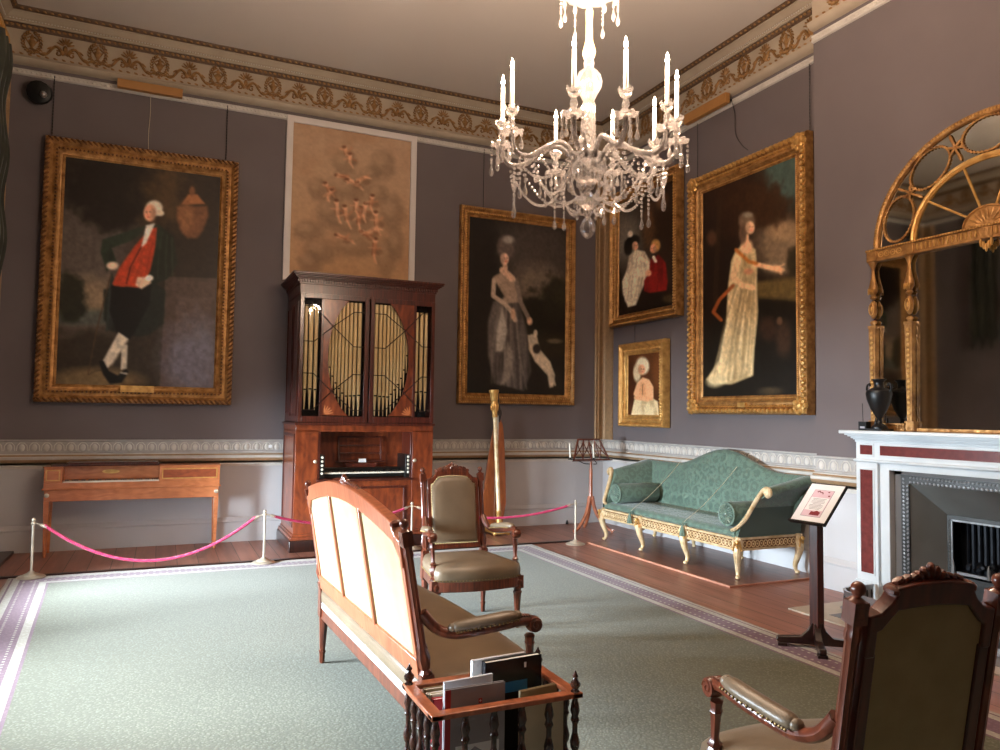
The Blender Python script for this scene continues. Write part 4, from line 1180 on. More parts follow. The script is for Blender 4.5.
# ================================================================ ROPE BARRIER
def post(loc, label):
    e = thing('barrier_post', label, 'barrier post', loc, 0, 'brass posts of the rope barrier')
    MB().lathe([(.115, 0), (.118, .006), (.105, .014), (.07, .022), (.065, .030), (.035, .040), (.022, .055), (.015, .06)], n=24).build('base', M['brass'], e)
    MB().lathe([(.011, .055), (.011, .478)], n=12).build('pole', M['brass'], e)
    m = MB(); m.lathe([(.011, .472), (.02, .477), (.022, .487), (.016, .497), (.014, .502)], n=12); m.ell((0, 0, .516), .018, 10, 7)
    m.build('knob', M['brass'], e)
    return e
PO = [(-1.02, 8.01, .0145), (1.0, 8.05, .0), (2.66, 8.30, .0), (4.67, 7.99, .0)]
PO[1] = (1.0, 7.98, .0145); PO[3] = (4.60, 7.93, 0)
post(PO[0], 'pale brass rope post on the carpet corner in front of the piano left leg')
post(PO[1], 'pale brass rope post just left of the organ base')
post(PO[2], 'pale brass rope post seen between the settee and the front armchair')
post(PO[3], 'pale brass rope post in front of the music stand')
def rope(a, b, sag, label):
    e = thing('barrier_rope', label, 'rope', (a[0], a[1], a[2] + .492), 0, 'magenta ropes of the barrier')
    A = Vector((0, 0, 0)); B_ = Vector(b) - Vector(a); B_.z += 0
    d = B_.normalized()
    pts = []
    n = 90
    for i in range(n + 1):
        t = i / n; p = A + d * .09 + (B_ - d * .18) * t; p.z -= .03 + sag * (1 - (2 * t - 1) ** 2); pts.append(p)
    L = sum((q - p).length for p, q in zip(pts, pts[1:]))
    m = MB()
    m.tube(pts, .011, 8)
    # three twisted strands
    N = int(L / .006)
    for k in range(3):
        sp = []
        for i in range(N):
            t = i / (N - 1) * n; j = min(int(t), n - 1); p = pts[j].lerp(pts[j + 1], t - j)
            tg = (pts[j + 1] - pts[j]).normalized(); u = Vector((-tg.y, tg.x, 0)).normalized(); w_ = tg.cross(u)
            a_ = i * .006 / .045 * 2 * PI + k * 2 * PI / 3
            sp.append(p + u * math.cos(a_) * .008 + w_ * math.sin(a_) * .008)
        m.tube(sp, .0085, 5)
    m.build('cord', M['rope'], e)
    for s, p0, p1 in ((0, A + d * .02 + Vector((0, 0, -.006)), pts[1]), (1, B_ - d * .02 + Vector((0, 0, -.006)), pts[-2])):
        h = MB(); L2 = (p1 - p0).length
        h.lathe_to([(.004, 0), (.006, .012), (.006, L2 * .4), (.013, L2 * .45), (.016, L2 * .7), (.014, L2)], p0, p1, 10)
        h.build('end_cap', M['brass'], e)
rope(PO[0], PO[1], .375, 'magenta twisted rope sagging in front of the piano')
rope(PO[1], PO[2], .12, 'magenta twisted rope passing behind the settee in front of the organ')
rope(PO[2], PO[3], .13, 'magenta twisted rope passing behind the armchair towards the music stand')

# ================================================================ ORGAN
t = thing('chamber_organ', 'tall mahogany cabinet organ with gilt pipes behind glazed doors', 'organ', (2.175, 9.03, 0))
F = -.48; BK = .43
m = MB()
m.slab([(-.85, F - .055), (.86, F - .055), (.86, BK), (-.85, BK)], 0, .13); m.build('plinth', M['darkmahogany'], t, bevel=.01)
m = MB(); m.frame(0, 0, 0, 0, [(0, 0), (0, 0)])
m = MB()
m.slab([(-.835, F - .04), (.845, F - .04), (.845, BK), (-.835, BK)], .13, .165)
m.slab([(-.815, F - .02), (.825, F - .02), (.825, BK), (-.815, BK)], .165, .19)
m.box(-.80, -.55, F, BK, .19, 1.34); m.box(.555, .81, F, BK, .19, 1.34)
m.box(-.55, .555, F + .012, BK, .19, .765); m.box(-.55, .555, F + .34, BK, .765, 1.34)
m.box(-.80, .81, F, BK, 1.325, 1.40)
m.build('lower_case', M['mahoganyveneer'], t, bevel=.003)
m = MB(); m.slab([(-.815, F - .02), (.825, F - .02), (.825, BK), (-.815, BK)], 1.398, 1.425)
m.sweep_x([(F + .02, .76), (F - .025, .765), (F - .03, .785), (F + .02, .795)], -.56, .565)
m.frame(-.47, .48, .22, .70, [(0, F + .012), (0, F - .004), (.02, F - .004), (.028, F + .012)])
for s in (-1, 1):
    m.box(*(sorted((s * .552 + .0025, s * .528 + .0025))), F + .004, F + .34, .79, 1.325)
m.build('case_moulding', M['mahogany'], t, bevel=.003)
# side panels
m = MB()
for z0, z1 in ((.26, 1.30),):
    m.M = Matrix.Translation((-.80, 0, 0)) @ Matrix.Rotation(-PI / 2, 4, 'Z')
    m.frame(-BK + .06, -F - .06, z0, z1, [(0, 0), (0, -.010), (.03, -.010), (.04, 0)])
m.M = Matrix.Translation((-.79, 0, 0)) @ Matrix.Rotation(-PI / 2, 4, 'Z')
for a, b in ((-BK + .06, .0), (.06, -F - .06)): m.frame(a, b, 1.5, 2.8, [(0, 0), (0, -.010), (.025, -.010), (.035, 0)])
m.build('side_panelling', M['mahogany'], t)
# console
m = MB(); m.box(-.52, .525, F + .06, F + .34, .80, .845); m.box(-.525, -.47, F + .01, F + .34, .795, 1.06); m.box(.475, .53, F + .01, F + .34, .795, 1.06)
m.box(-.47, .475, F + .20, F + .34, .845, .90)
m.build('key_well', M['ebony'], t, bevel=.003)
m = MB()
for i in range(36): m.box(-.465 + i * .026, -.4405 + i * .026, F + .03, F + .16, .845, .862)
kb = m.build('keyboard', M['ivory'], t, False)
m = MB()
for i in range(35):
    if i % 7 in (2, 6): continue
    m.box(-.4475 + i * .026, -.434 + i * .026, F + .075, F + .165, .86, .872)
m.build('sharp_keys', M['ebony'], kb, False)
for s, x in ((-1, -.50), (1, .505)):
    for k in range(5):
        MB().lathe_to([(.006, 0), (.006, .008), (.014, .012), (.015, .018), (.012, .022), (.004, .024)], (x, F + .012, .855 + k * .045), (x, F - .02, .855 + k * .045), 10).build('stop_knob', M['ivory'], t)
for x in (-.578, .585): 
    h = MB(); h.lathe_to([(.02, 0), (.022, .004), (.016, .01), (.004, .014)], (x, F, .99), (x, F - .02, .99), 12); h.build('handle', M['brass'], t)
# music desk
m = MB(); m.M = Matrix.Translation((0, F + .27, .93)) @ Matrix.Rotation(-.12, 4, 'X')
x0, x1 = -.265, .262
m.box(x0, x0 + .02, -.008, .008, .04, .34); m.box(x1 - .02, x1, -.008, .008, .04, .34)
for z in (.04, .13, .22, .32): m.box(x0, x1, -.007, .007, z, z + .018)
m.box(x0 - .03, x1 + .03, -.05, .01, .03, .042)
m.M = Matrix.Identity(4)
m.prism([(-.17, .905), (.17, .905), (.20, .955), (-.20, .955)], F + .21, F + .24)
m.build('music_desk', M['mahogany'], t, bevel=.002)
# upper case
m = MB(); m.box(-.79, -.755, F, BK, 1.42, 2.92); m.box(.765, .80, F, BK, 1.42, 2.92); m.box(-.79, .80, BK - .03, BK, 1.42, 2.92); m.box(-.79, .80, F + .02, BK, 1.42, 1.44); m.box(-.79, .80, F + .02, BK, 2.86, 2.92)
m.box(-.795, .805, F - .005, BK, 2.88, 3.0)
m.build('upper_case', M['mahogany'], t, bevel=.003)
MB().box(-.75, .76, F + .16, F + .18, 1.44, 2.86).build('pipe_backboard', M['nearblack'], t, False)
# cornice
m = MB()
def ring_slab(o, z0, z1): m.slab([(-.795 - o, F - o), (.805 + o, F - o), (.805 + o, BK), (-.795 - o, BK)], z0, z1)
for o, a, b in ((.012, 2.985, 3.005), (.03, 3.04, 3.052), (.045, 3.052, 3.062), (.06, 3.062, 3.078), (.08, 3.078, 3.09), (.09, 3.09, 3.115)): ring_slab(o, a, b)
ring_slab(.01, 3.0, 3.045)
co = m.build('cornice', M['mahogany'], t, bevel=.003)
m = MB()
x = -.81
while x < .82: m.box(x, x + .016, F - .028, F - .008, 3.008, 3.038); x += .030
y = F
while y < BK - .03: m.box(-.823, -.803, y, y + .016, 3.008, 3.038); y += .03
m.build('dentils', M['mahogany'], co, False)
# doors with oval opening, astragals and glass
def zell(x, a=.46, b=.745): return b * math.sqrt(max(0, 1 - (x / a) ** 2))
for s in (-1, 1):
    ox = .0 if s < 0 else .012
    mx = lambda x: (-x if s > 0 else x) + ox       # written for the left door, mirrored for the right
    d = MB()
    def bx(a, b, z0, z1, y0=F - .022, y1=F): d.box(min(mx(a), mx(b)), max(mx(a), mx(b)), y0, y1, z0, z1)
    bx(-.79, -.748, 1.43, 2.885); bx(-.052, -.002, 1.43, 2.885); bx(-.748, -.052, 2.83, 2.885); bx(-.748, -.052, 1.43, 1.50); bx(-.555, -.525, 1.50, 2.83)
    door = d.build('door', M['mahogany'], t, bevel=.003)
    sp = MB()
    for sg in (1, -1):
        arc = []
        for i in range(15):
            z = 2.17 + sg * (.66 * i / 14)
            xx = -.47 * math.sqrt(max(0, 1 - ((z - 2.17) / .76) ** 2))
            arc.append((mx(xx), z))
        poly = [(mx(-.526), 2.17)] + arc + [(mx(-.526), 2.17 + sg * .66)]
        sp.prism(poly, F - .018, F - .002)
    sp.build('spandrel', M['mahoganyveneer'], door, False)
    a = MB()
    for ai, (X_, Z_) in enumerate((((-.748, -.63, -.42, -.18, -.052), (2.74, 2.74, 2.52, 2.30, 2.30)), ((-.748, -.63, -.42, -.18, -.052), (2.34, 2.34, 2.52, 2.70, 2.70)), ((-.748, -.63, -.42, -.18, -.052), (1.98, 1.98, 1.78, 1.57, 1.57)), ((-.748, -.63, -.42, -.18, -.052), (1.57, 1.57, 1.78, 1.98, 1.98)))):
        for i in range(4): a.tube([(mx(X_[i]), F - .024, Z_[i]), (mx(X_[i + 1]), F - .024, Z_[i + 1])], .0055, 5)
        if X_ is not None and ai % 2: a.build('astragal', M['darkmahogany'], door); a = MB()
    MB().box(min(mx(-.75), mx(-.05)), max(mx(-.75), mx(-.05)), F + .002, F + .005, 1.50, 2.84).build('glass_pane', M['pane'], door, False)
    # fan inlay in the lower spandrel
    fn = MB(); cx_ = mx(-.50)
    for k in range(5):
        an = math.radians(12 + 18 * k) if s < 0 else math.radians(168 - 18 * k)
        fn.ell((cx_ + .06 * math.cos(an), F - .0185, 1.52 + .06 * math.sin(an)), (.05, .0012, .008), 6, 4, Matrix.Rotation(-an, 3, 'Y'))
    fn.build('fan_inlay', M['satinwood'], door)
    # pipes
    xs = [(-.708, .021), (-.650, .023), (-.592, .021)]
    x = -.092; r = .026; inner = []
    for i in range(10):
        inner.append((x, r * .88)); x -= r * 2.12 - .002; r = .0245 - (i + 1) * .0010
    for x, r in xs + inner:
        if x < -.56: zb_, zt_ = 1.52 + (.02 if x == -.645 else .05), 2.76
        else:
            q = min(.66, .75 * math.sqrt(max(0, 1 - (x / .475) ** 2)))
            zb_, zt_ = max(1.51, 2.17 - q - .02), 2.82
        L_ = .20 + 3 * (r - .015)
        p = MB(); p.lathe([(r * .25, 0), (r * .9, L_), (r, L_ + .004), (r, zt_ - zb_), (r * .85, zt_ - zb_)], (mx(x), F + .07, zb_), 12)
        pp_ = p.build('organ_pipe', M['pipe'], t)
        MB().box(mx(x) - r * .7, mx(x) + r * .7, F + .07 - r * 1.05, F + .07 - r * .75, zb_ + L_ + .004, zb_ + L_ + .02).build('pipe_mouth', M['nearblack'], pp_, False)
o = MB().box(-.045, .045, -.001, .001, 0, .042).build('paper_card', M['paper'], None, False)
o.location = (2.185, 9.03 + F + .215, .962); tag(o, 'small white paper card standing on the organ music desk', 'card')

# ================================================================ SQUARE PIANO
t = thing('square_piano', 'narrow orange satinwood square piano on tapered legs against the back wall', 'piano', (-.225, 9.27, 0))
F = -.21; BK = .135
m = MB(); m.box(-.857, .857, F, BK, .70, .768); m.box(-.857, -.69, F, BK, .768, .925); m.box(.235, .857, F, BK, .768, .925); m.box(-.69, .235, F + .13, BK, .768, .925); m.box(-.87, .87, F - .012, BK, .695, .712)
m.build('case', M['satinwood'], t, bevel=.004)
m = MB(); m.box(-.85, .85, F + .012, BK - .01, .575, .698); m.build('stand_apron', M['satinwood'], t, bevel=.003)
m = MB()
for a, b in ((.26, .83), (-.84, -.71)): m.frame(a, b, .79, .905, [(0, F), (0, F - .004), (.01, F - .004), (.012, F)])
m.build('inlay_border', M['goldbright'], t, False)
MB().box(.275, .815, F - .003, F, .805, .89).build('front_panel', M['satinpanel'], t, False)
m = MB()
m.prism([(-.245 + .085 * math.cos(i * PI / 12), .872 + .022 * math.sin(i * PI / 12)) for i in range(24)], F + .127, F + .13); m.build('name_board_oval', M['goldbright'], t, False)
m = MB()
for i in range(42): m.box(-.685 + i * .0219, -.6648 + i * .0219, F + .005, F + .09, .768, .785)
m.build('keyboard', M['ivory'], t, False)
m = MB()
for i in range(41):
    if i % 7 in (2, 6): continue
    m.box(-.669 + i * .0219, -.6585 + i * .0219, F + .04, F + .115, .783, .795)
m.build('sharp_keys', M['ebony'], t, False)
m = MB(); m.box(-.86, .86, F + .13, BK + .005, .925, .938); m.box(.24, .865, F - .006, BK, .9255, .9385); m.box(-.865, -.69, F - .006, BK, .9255, .9385); m.build('lid', M['satinwood'], t, bevel=.003)
m = MB(); m.box(-.80, .235, F + .02, BK - .02, .938, .956); m.box(-.66, .22, F + .05, BK - .03, .957, .975); m.build('folded_lid_flap', M['mahogany'], t, bevel=.003)
for x in (-.825, .825):
    for y in (F + .03, BK - .03):
        l = MB(); l.taper((x, y), .014, (x, y), .026, (.03, .58)); l.lathe([(.012, 0), (.016, .012), (.012, .03)], (x, y, 0), 8)
        l.build('leg', M['satinwood'], t, bevel=.002)
    MB().lathe_to([(.022, 0), (.024, .004), (.014, .008), (.003, .01)], (x, F + .012, .64), (x, F, .64), 12).build('bolt_cover', M['brass'], t)
for x in (-.825, .825): MB().tube([(x, F + .03, .34), (x, BK - .03, .34)], .008, 6).build('stretcher', M['satinwood'], t)

# ================================================================ HARP
t = thing('harp', 'gilt and maple pedal harp standing between the organ and the music stand', 'harp', (4.03, 8.98, 0))
m = MB(); m.slab([(-.10, -.2), (.09, -.2), (.14, .1), (.09, .3), (-.09, .3), (-.14, .1)], .02, .11)
for x, y in ((-.1, -.16), (.09, -.16), (-.07, .25), (.07, .25)): m.ell((x, y, .03), (.03, .04, .03), 8, 5)
m.build('base', M['goldbright'], t, bevel=.01)
cb, ct_ = Vector((-.03, -.15, .11)), Vector((-.155, -.2, 1.86)); L = (ct_ - cb).length
m = MB(); m.lathe_to([(.030, .20), (.030, .22), (.026, .23), (.026, L - .36), (.030, L - .35)], cb, ct_, 16, .12); m.build('pillar', M['creamgilt'], t)
m = MB(); m.lathe_to([(.045, 0), (.05, .01), (.036, .04), (.042, .10), (.030, .17), (.036, .19), (.032, .21)], cb, ct_, 14)
m.lathe_to([(.030, L - .35), (.038, L - .34), (.032, L - .32), (.036, L - .28), (.048, L - .16), (.042, L - .14), (.050, L - .12), (.052, L - .05), (.064, L - .03), (.064, L), (.03, L + .005)], cb, ct_, 16)
for k in range(8):
    a = k * PI / 4
    q = (ct_ - cb).normalized(); c_ = cb + q * (L - .22)
    m.ell((c_.x + .045 * math.cos(a), c_.y + .045 * math.sin(a), c_.z), (.012, .012, .05), 5, 4)
m.build('pillar_capital', M['goldbright'], t)
# swelling sound box rising backwards
def sb(u, v):
    a = v * 2 * PI
    w_ = .165 * (1 - u) ** .55 * (1 - .35 * (1 - min(1, u * 5))) + .028
    c_ = Vector((.0 + .11 * u, .12 + .10 * u, .10 + 1.38 * u))
    return (c_.x + w_ * math.cos(a), c_.y + w_ * .75 * max(0, math.sin(a)) + w_ * .12 * min(0, math.sin(a)), c_.z)
m = MB(); m.surf(sb, 24, 20); m.build('soundbox', M['harpwood'], t, angle=60)
m = MB(); m.tube(bez([(-.12, -.19, 1.83), (-.06, -.10, 1.76), (.0, .0, 1.60), (.06, .08, 1.56), (.11, .2, 1.58), (.12, .24, 1.50), (.11, .23, 1.44)], 8), .026, 8, flat=1.5); m.build('neck', M['darkmahogany'], t)
m = MB()
for i in range(16):
    u = .08 + i * .055; v_ = i / 16
    tp = Vector((-.08 + .17 * v_, -.12 + .3 * v_, 1.70 - .17 * v_)); bt = Vector((.11 * u, .10 + .10 * u, .10 + 1.38 * u))
    if tp.z > bt.z: m.tube([bt, tp], .0012, 4)
m.build('strings', M['ivory'], t, False)
for k in range(3):
    MB().box(-.10 + k * .07, -.07 + k * .07, -.26, -.19, .05, .06).build('pedal', M['brass'], t, False)

# ================================================================ MUSIC STAND
t = thing('music_stand', 'carved wooden tripod music stand with lattice desk before the corner', 'music stand', (5.29, 8.72, 0))
m = MB(); m.lathe([(.03, .40), (.042, .42), (.030, .45), (.026, .47), (.023, .80), (.024, .82), (.018, .85), (.015, .95)], n=14); m.ell((0, 0, .40), (.034, .034, .03), 10, 6)
m.build('stem', M['walnutlight'], t)
for a in (195, 315, 75):
    c, s = math.cos(math.radians(a)), math.sin(math.radians(a))
    l = MB(); pts = bez([(.02 * c, .02 * s, .47), (.05 * c, .05 * s, .33), (.11 * c, .11 * s, .20), (.22 * c, .22 * s, .07), (.29 * c, .29 * s, .03), (.31 * c, .31 * s, .05)], 5)
    l.tube(pts, [.027 - .009 * i / len(pts) for i in range(len(pts))], 7); l.ell((.29 * c, .29 * s, .02), (.02, .02, .018), 8, 5)
    l.build('leg', M['walnutlight'], t)
D = MB(); D.M = Matrix.Translation((0, -.02, .955)) @ Matrix.Rotation(-.30, 4, 'X')
H = .285; wb_, wt_ = .275, .165
D.tube([(-wb_, 0, 0), (wb_, 0, 0)], .015, 6); D.tube([(-wt_, 0, H), (wt_, 0, H)], .012, 6)
for x in (-1, -.5, 0, .5, 1): D.tube([(x * wb_, 0, 0), (x * wt_, 0, H)], .010 if abs(x) < 1 else .014, 6)
for k in range(4):
    for q in (0, 1):
        a0, a1 = -1 + k * .5, -.5 + k * .5
        f_ = (lambda u: a0 + (a1 - a0) * u) if q == 0 else (lambda u: a1 - (a1 - a0) * u)
        pts = []
        for i in range(9):
            u = i / 8; z = H * u; w_ = wb_ + (wt_ - wb_) * u; pts.append((f_(.5 - .5 * math.cos(u * PI)) * w_, 0, z))
        D.tube(pts, .0075, 5)
D.box(-wb_ - .02, wb_ + .02, -.05, .01, -.018, -.006)
D.build('desk', M['walnut'], t)
m = MB(); m.tube(bez([(-.02, 0, .90), (-.12, -.03, .91), (-.25, -.06, .955), (-.36, -.07, .97)], 6), .006, 6); m.lathe([(.03, 0), (.034, .006), (.012, .012), (.014, .025)], (-.36, -.07, .968), 10)
m.build('candle_arm', M['black'], t)
m = MB(); m.tube(bez([(.02, -.02, .90), (.03, -.10, .91), (-.03, -.14, .955), (-.05, -.15, .97)], 6), .006, 6); m.lathe([(.03, 0), (.034, .006), (.012, .012), (.014, .025)], (-.05, -.15, .968), 10)
m.build('candle_arm', M['black'], t)
for p, lb in (((4.93, 8.65, .993), 'white candle on the outer left arm of the music stand'), ((5.24, 8.57, .993), 'white candle in front of the lattice desk of the music stand')):
    o = MB().lathe([(.011, 0), (.010, .17), (.006, .185), (.001, .19)], n=10).build('candle', M['candle']); o.location = p; o.rotation_euler = (0, -.06, 0); tag(o, lb, 'candle')

# ================================================================ SOFA ON ITS PLATFORM
PH = .014
o = MB().box(0, 1.175, 0, 2.50, 0, PH).build('display_platform', M['platform'], None, False)
o.location = (4.78, 5.44, 0); tag(o, 'low brown wooden platform under the green sofa', 'platform')
m = MB(); m.box(-.014, .014, -.014, 2.50, .002, PH + .006); m.box(.014, 1.175, -.012, .012, .002, PH + .004); m.build('edge_strip', M['edgewood'], o, False)

t = thing('camelback_sofa', 'large teal damask camelback sofa with cream gilt cabriole legs on a platform', 'sofa', (5.45, 6.82, PH), HP)
F, BK = -.42, .40
# carved rail
m = MB()
for x0, x1 in ((-1.19, 1.19),):
    m.box(x0, x1, F, F + .05, .275, .385); m.sweep_x([(F - .008, .375), (F - .014, .383), (F - .008, .392), (F + .03, .392), (F + .03, .375)], x0, x1); m.sweep_x([(F - .006, .27), (F - .012, .278), (F - .006, .285), (F + .03, .285), (F + .03, .27)], x0, x1)
for s in (-1, 1): m.box(*sorted((s * 1.20, s * 1.15)), F, BK, .275, .385); m.box(*sorted((s * 1.212, s * 1.15)), F, BK, .378, .392); m.box(*sorted((s * 1.210, s * 1.15)), F, BK, .27, .284)
m.box(-1.19, 1.19, BK - .05, BK, .275, .385)
m.build('seat_rail', M['creamgilt'], t)
m = MB(); m.box(-1.15, 1.15, F - .0025, F + .01, .292, .370)
for s in (-1, 1): m.box(*sorted((s * 1.2025, s * 1.19)), F + .06, BK - .06, .292, .370)
m.build('fretwork_ground', M['golddark'], t, False)
m = MB(); k = 44
for i in range(k):
    x = -1.14 + 2.28 * (i + .5) / k
    m.tube([(x + .024 * math.cos(a * PI / 5), F - .006, .33 + .03 * math.sin(a * PI / 5)) for a in range(10)], .006, 4, closed=True)
    m.ell((x, F - .006, .33), (.009, .008, .011), 5, 4)
m.build('carved_fretwork', M['creamgilt'], t)
k = 14
for s in (-1, 1):
    m = MB()
    for i in range(k):
        y = F + .06 + (BK - F - .10) * (i + .5) / k
        m.tube([(s * 1.206, y + .024 * math.cos(a * PI / 5), .33 + .03 * math.sin(a * PI / 5)) for a in range(10)], .006, 4, closed=True)
        m.ell((s * 1.206, y, .33), (.008, .009, .011), 5, 4)
    m.build('carved_fretwork', M['creamgilt'], t)
def cabriole(x, y, dx, dy, top=.40, plain_=False):
    l = MB()
    pts = bez([(x, y, top - .05), (x + dx * .048, y + dy * .048, .275), (x + dx * .035, y + dy * .035, .19), (x - dx * .004, y - dy * .004, .09), (x + dx * .004, y + dy * .004, .035), (x + dx * .024, y + dy * .024, .014)], 5)
    n = len(pts); R_ = []
    for i in range(n):
        u = i / (n - 1); R_.append(.042 * (1 - u) ** 1.5 + .0145 + (.008 if u > .9 else 0))
    l.tube(pts, R_, 10)
    l.ell((x + dx * .024, y + dy * .024, .02), (.024, .024, .02), 8, 5)
    if not plain_:
        l.ell((x + dx * .02, y + dy * .02, .35), (.05, .05, .055), 10, 7)
        for q in (-1, 1):
            a = (x + dx * .045 - dy * q * .03, y + dy * .045 + dx * q * .03)
            l.tube([(a[0] + (.022 - t_ * .002) * math.cos(t_ * .8) * (abs(dy) * 1.0 if abs(dy) > abs(dx) else .3), a[1] - .01, .372 + (.022 - t_ * .002) * math.sin(t_ * .8)) for t_ in range(9)], .006, 5)
    lg = l.build('leg', M['creamgilt'], t)
    if not plain_:
        c = MB()
        for j in range(5): c.ell((x + dx * (.088 - j * .012), y + dy * (.088 - j * .012), .315 - j * .03), (.015 - j * .001, .015 - j * .001, .018), 6, 4)
        for q in (-1, 1):
            for j in range(4): c.ell((x + dx * .075 - dy * q * (.022 + j * .006), y + dy * .075 + dx * q * (.022 + j * .006), .35 - j * .022), (.010, .010, .014), 6, 4)
        c.ell((x + dx * .085, y + dy * .085, .355), (.022, .022, .024), 8, 5)
        c.build('knee_carving', M['goldbright'], lg)
    return lg
r2 = .7071
for x, dx in ((-1.165, -r2), (1.165, r2)):
    cabriole(x, F + .035, dx, -r2); cabriole(x, BK - .05, dx * 1.2, r2 * .3)
for x in (-.39, .41):
    cabriole(x, F + .035, 0, -1, .34); cabriole(x, BK - .06, 0, .3, .34, True)
# seat cushion
m = MB()
def cush(u, v):
    x = -1.155 + 2.31 * u; a = v * 2 * PI
    return None
pr = [(F + .045, .392), (F + .012, .40), (F + .004, .42), (F + .02, .452), (F + .10, .468), (0, .475), (.30, .468), (.34, .40), (.34, .392)]
m.sweep_x(pr, -1.15, 1.15); m.build('seat_cushion', M['damask'], t, angle=60)
# camel back
def topz(x):
    return .985 + .205 * (.5 + .5 * math.cos(min(1, abs(x - .12) / .92) * PI)) ** 1.15
def backs(u, v):
    x = -1.36 + 2.72 * u; tz = topz(x)
    lim = .985
    # v runs up the front, over the roll, and down the back
    if v < .45:
        q = v / .45; z = .40 + (tz - .06 - .40) * q; y = .265 + .07 * q ** 1.5 - .035 * math.sin(q * PI)
    elif v < .6:
        q = (v - .45) / .15 * PI; z = tz - .06 + .05 * math.sin(q) ; y = .375 - .04 * math.cos(q)
    else:
        q = (v - .6) / .4; z = tz - .06 - (tz - .06 - .39) * q; y = .415 - .02 * q
    w_ = 1 if z > .8 else .84 + .16 * max(0, (z - .4) / .4)
    return (x * w_ if abs(x) > 1.1 else x * (1 if abs(x) < 1.0 else 1 - (1 - w_) * (abs(x) - 1.0) / .1 * 1), y, z)
m = MB(); m.surf(backs, 60, 22)
m.build('back', M['damask'], t, angle=70)
m = MB()
pts = []
for i in range(61):
    x = -1.36 + 2.72 * i / 60; pts.append((x, .412, topz(x) - .035))
m.tube(pts, .008, 5); m.build('back_piping', M['ebony'], t)
# flaring arms
def armsec(s, w):
    """closed section at depth parameter w (0 front, 1 back): list of (x, z)"""
    fl = 1.30 + .08 * w; tz = .865 + .115 * w
    P_ = [(1.10, .42), (1.14, .50), (1.175, .60), (1.215, .72), (fl - .045, tz - .03), (fl - .01, tz), (fl + .035, tz - .01), (fl + .052, tz - .05), (fl + .03, tz - .085), (fl - .005, tz - .11), (1.255, .70), (1.215, .60), (1.195, .50), (1.19, .392), (1.11, .392)]
    return [(s * (x - (.13 * w * min(1, (z - .39) / .3) if i < 5 else .06 * w if i == 5 else 0)), z) for i, (x, z) in enumerate(P_)]
for s in (-1, 1):
    m = MB(); v = []; f = []; NW = 12
    for i in range(NW + 1):
        w_ = i / NW
        sec = armsec(s, w_); n = len(sec)
        for x, z in sec:
            yf = F + .01 + .24 * max(0, (z - .46) / .42) ** .8 if z > .46 else F + .01
            yb = .36
            v.append((x, yf + (yb - yf) * w_, z))
    for i in range(NW):
        for k in range(n): f.append((i * n + k, i * n + (k + 1) % n, (i + 1) * n + (k + 1) % n, (i + 1) * n + k))
    f.append(tuple(range(n))); f.append(tuple(range(NW * n, (NW + 1) * n)))
    m.add(v, f); m.build('arm', [M['damask']], t, angle=70)
    # outside cloth panel
    m = MB()
    def osf(u, q, s=s):
        z = .40 + .37 * q; x = 1.193 + .07 * q ** 1.4 + .006
        yf = F + .012 + (.24 * max(0, (z - .46) / .42) ** .8 if z > .46 else 0)
        return (s * x, yf + (.385 - yf) * u, z)
    m.surf(osf, 10, 10); m.build('outside_arm', M['tealplain'], t, angle=70)
    g = MB()
    pts = bez([(s * 1.12, F - .0, .455), (s * 1.18, F + .02, .49), (s * 1.225, F + .075, .57), (s * 1.252, F + .125, .67), (s * 1.285, F + .18, .78), (s * 1.33, F + .215, .855), (s * 1.375, F + .22, .858), (s * 1.392, F + .215, .82), (s * 1.362, F + .21, .80)], 5)
    n = len(pts); g.tube(pts, [.020 + .010 * (i / n) for i in range(n)], 8, flat=.9)
    g.ell((s * 1.353, F + .215, .835), (.034, .03, .036), 10, 6)
    for i in range(2, n - 10, 2): p = pts[i]; g.ell((p.x, p.y - .02, p.z), (.011, .008, .013), 5, 4)
    g.build('gilt_arm_scroll', M['creamgilt'], t)
def bolster(x, label):
    e = thing('bolster_cushion', label, 'bolster', (5.45 + .0, 6.82 - x, PH + .475 + .118), HP)
    L0, L1, R_ = -.385, .195, .118
    m = MB(); m.lathe_to([(R_ * .93, .004), (R_, .02), (R_ * 1.0, L1 - L0 - .02), (R_ * .93, L1 - L0)], (0, L0, 0), (0, L1, 0), 26); m.build('cover', M['damask'], e)
    m = MB()
    for k in range(20):
        a = 2 * PI * k / 20
        m.tube([(.018 * math.cos(a), L0 - .006, .018 * math.sin(a)), (.055 * math.cos(a), L0 - .008, .055 * math.sin(a)), (.092 * math.cos(a), L0 + .002, .092 * math.sin(a))], [.004, .009, .012], 5)
    m.ell((0, L0 - .008, 0), (.022, .014, .022), 10, 6)
    m.tube([((R_ - .004) * math.cos(a * PI / 14), L0 + .008, (R_ - .004) * math.sin(a * PI / 14)) for a in range(28)], .007, 5, closed=True)
    m.build('gathered_end', M['damask'], e)
bolster(-.965, 'teal damask bolster at the left end of the sofa seat')
bolster(1.0, 'teal damask bolster at the right end of the sofa seat')
for x, lb in ((-.53, 'left'), (.43, 'right')):
    e = thing('barrier_cord', 'thin cream cord with teal tassel stretched over the %s half of the sofa' % lb, 'cord', (5.45, 6.82 - x, PH), HP)  # barrier cord laid over the sofa, hung with a tassel
    MB().tube(bez([(0, F - .022, .44), (0, F + .02, .475), (0, -.2, .60), (-.02, .10, .83), (-.04, .30, 1.01 if x < 0 else 1.0)], 6), .003, 5).build('cord', M['creamcover'], e)
    g = MB(); g.lathe([(.034, 0), (.030, .04), (.018, .085), (.010, .10), (.016, .115), (.012, .13), (.004, .14)], (0, F - .045, .30), 12, .1, 1); g.build('tassel', M['damask'], e)

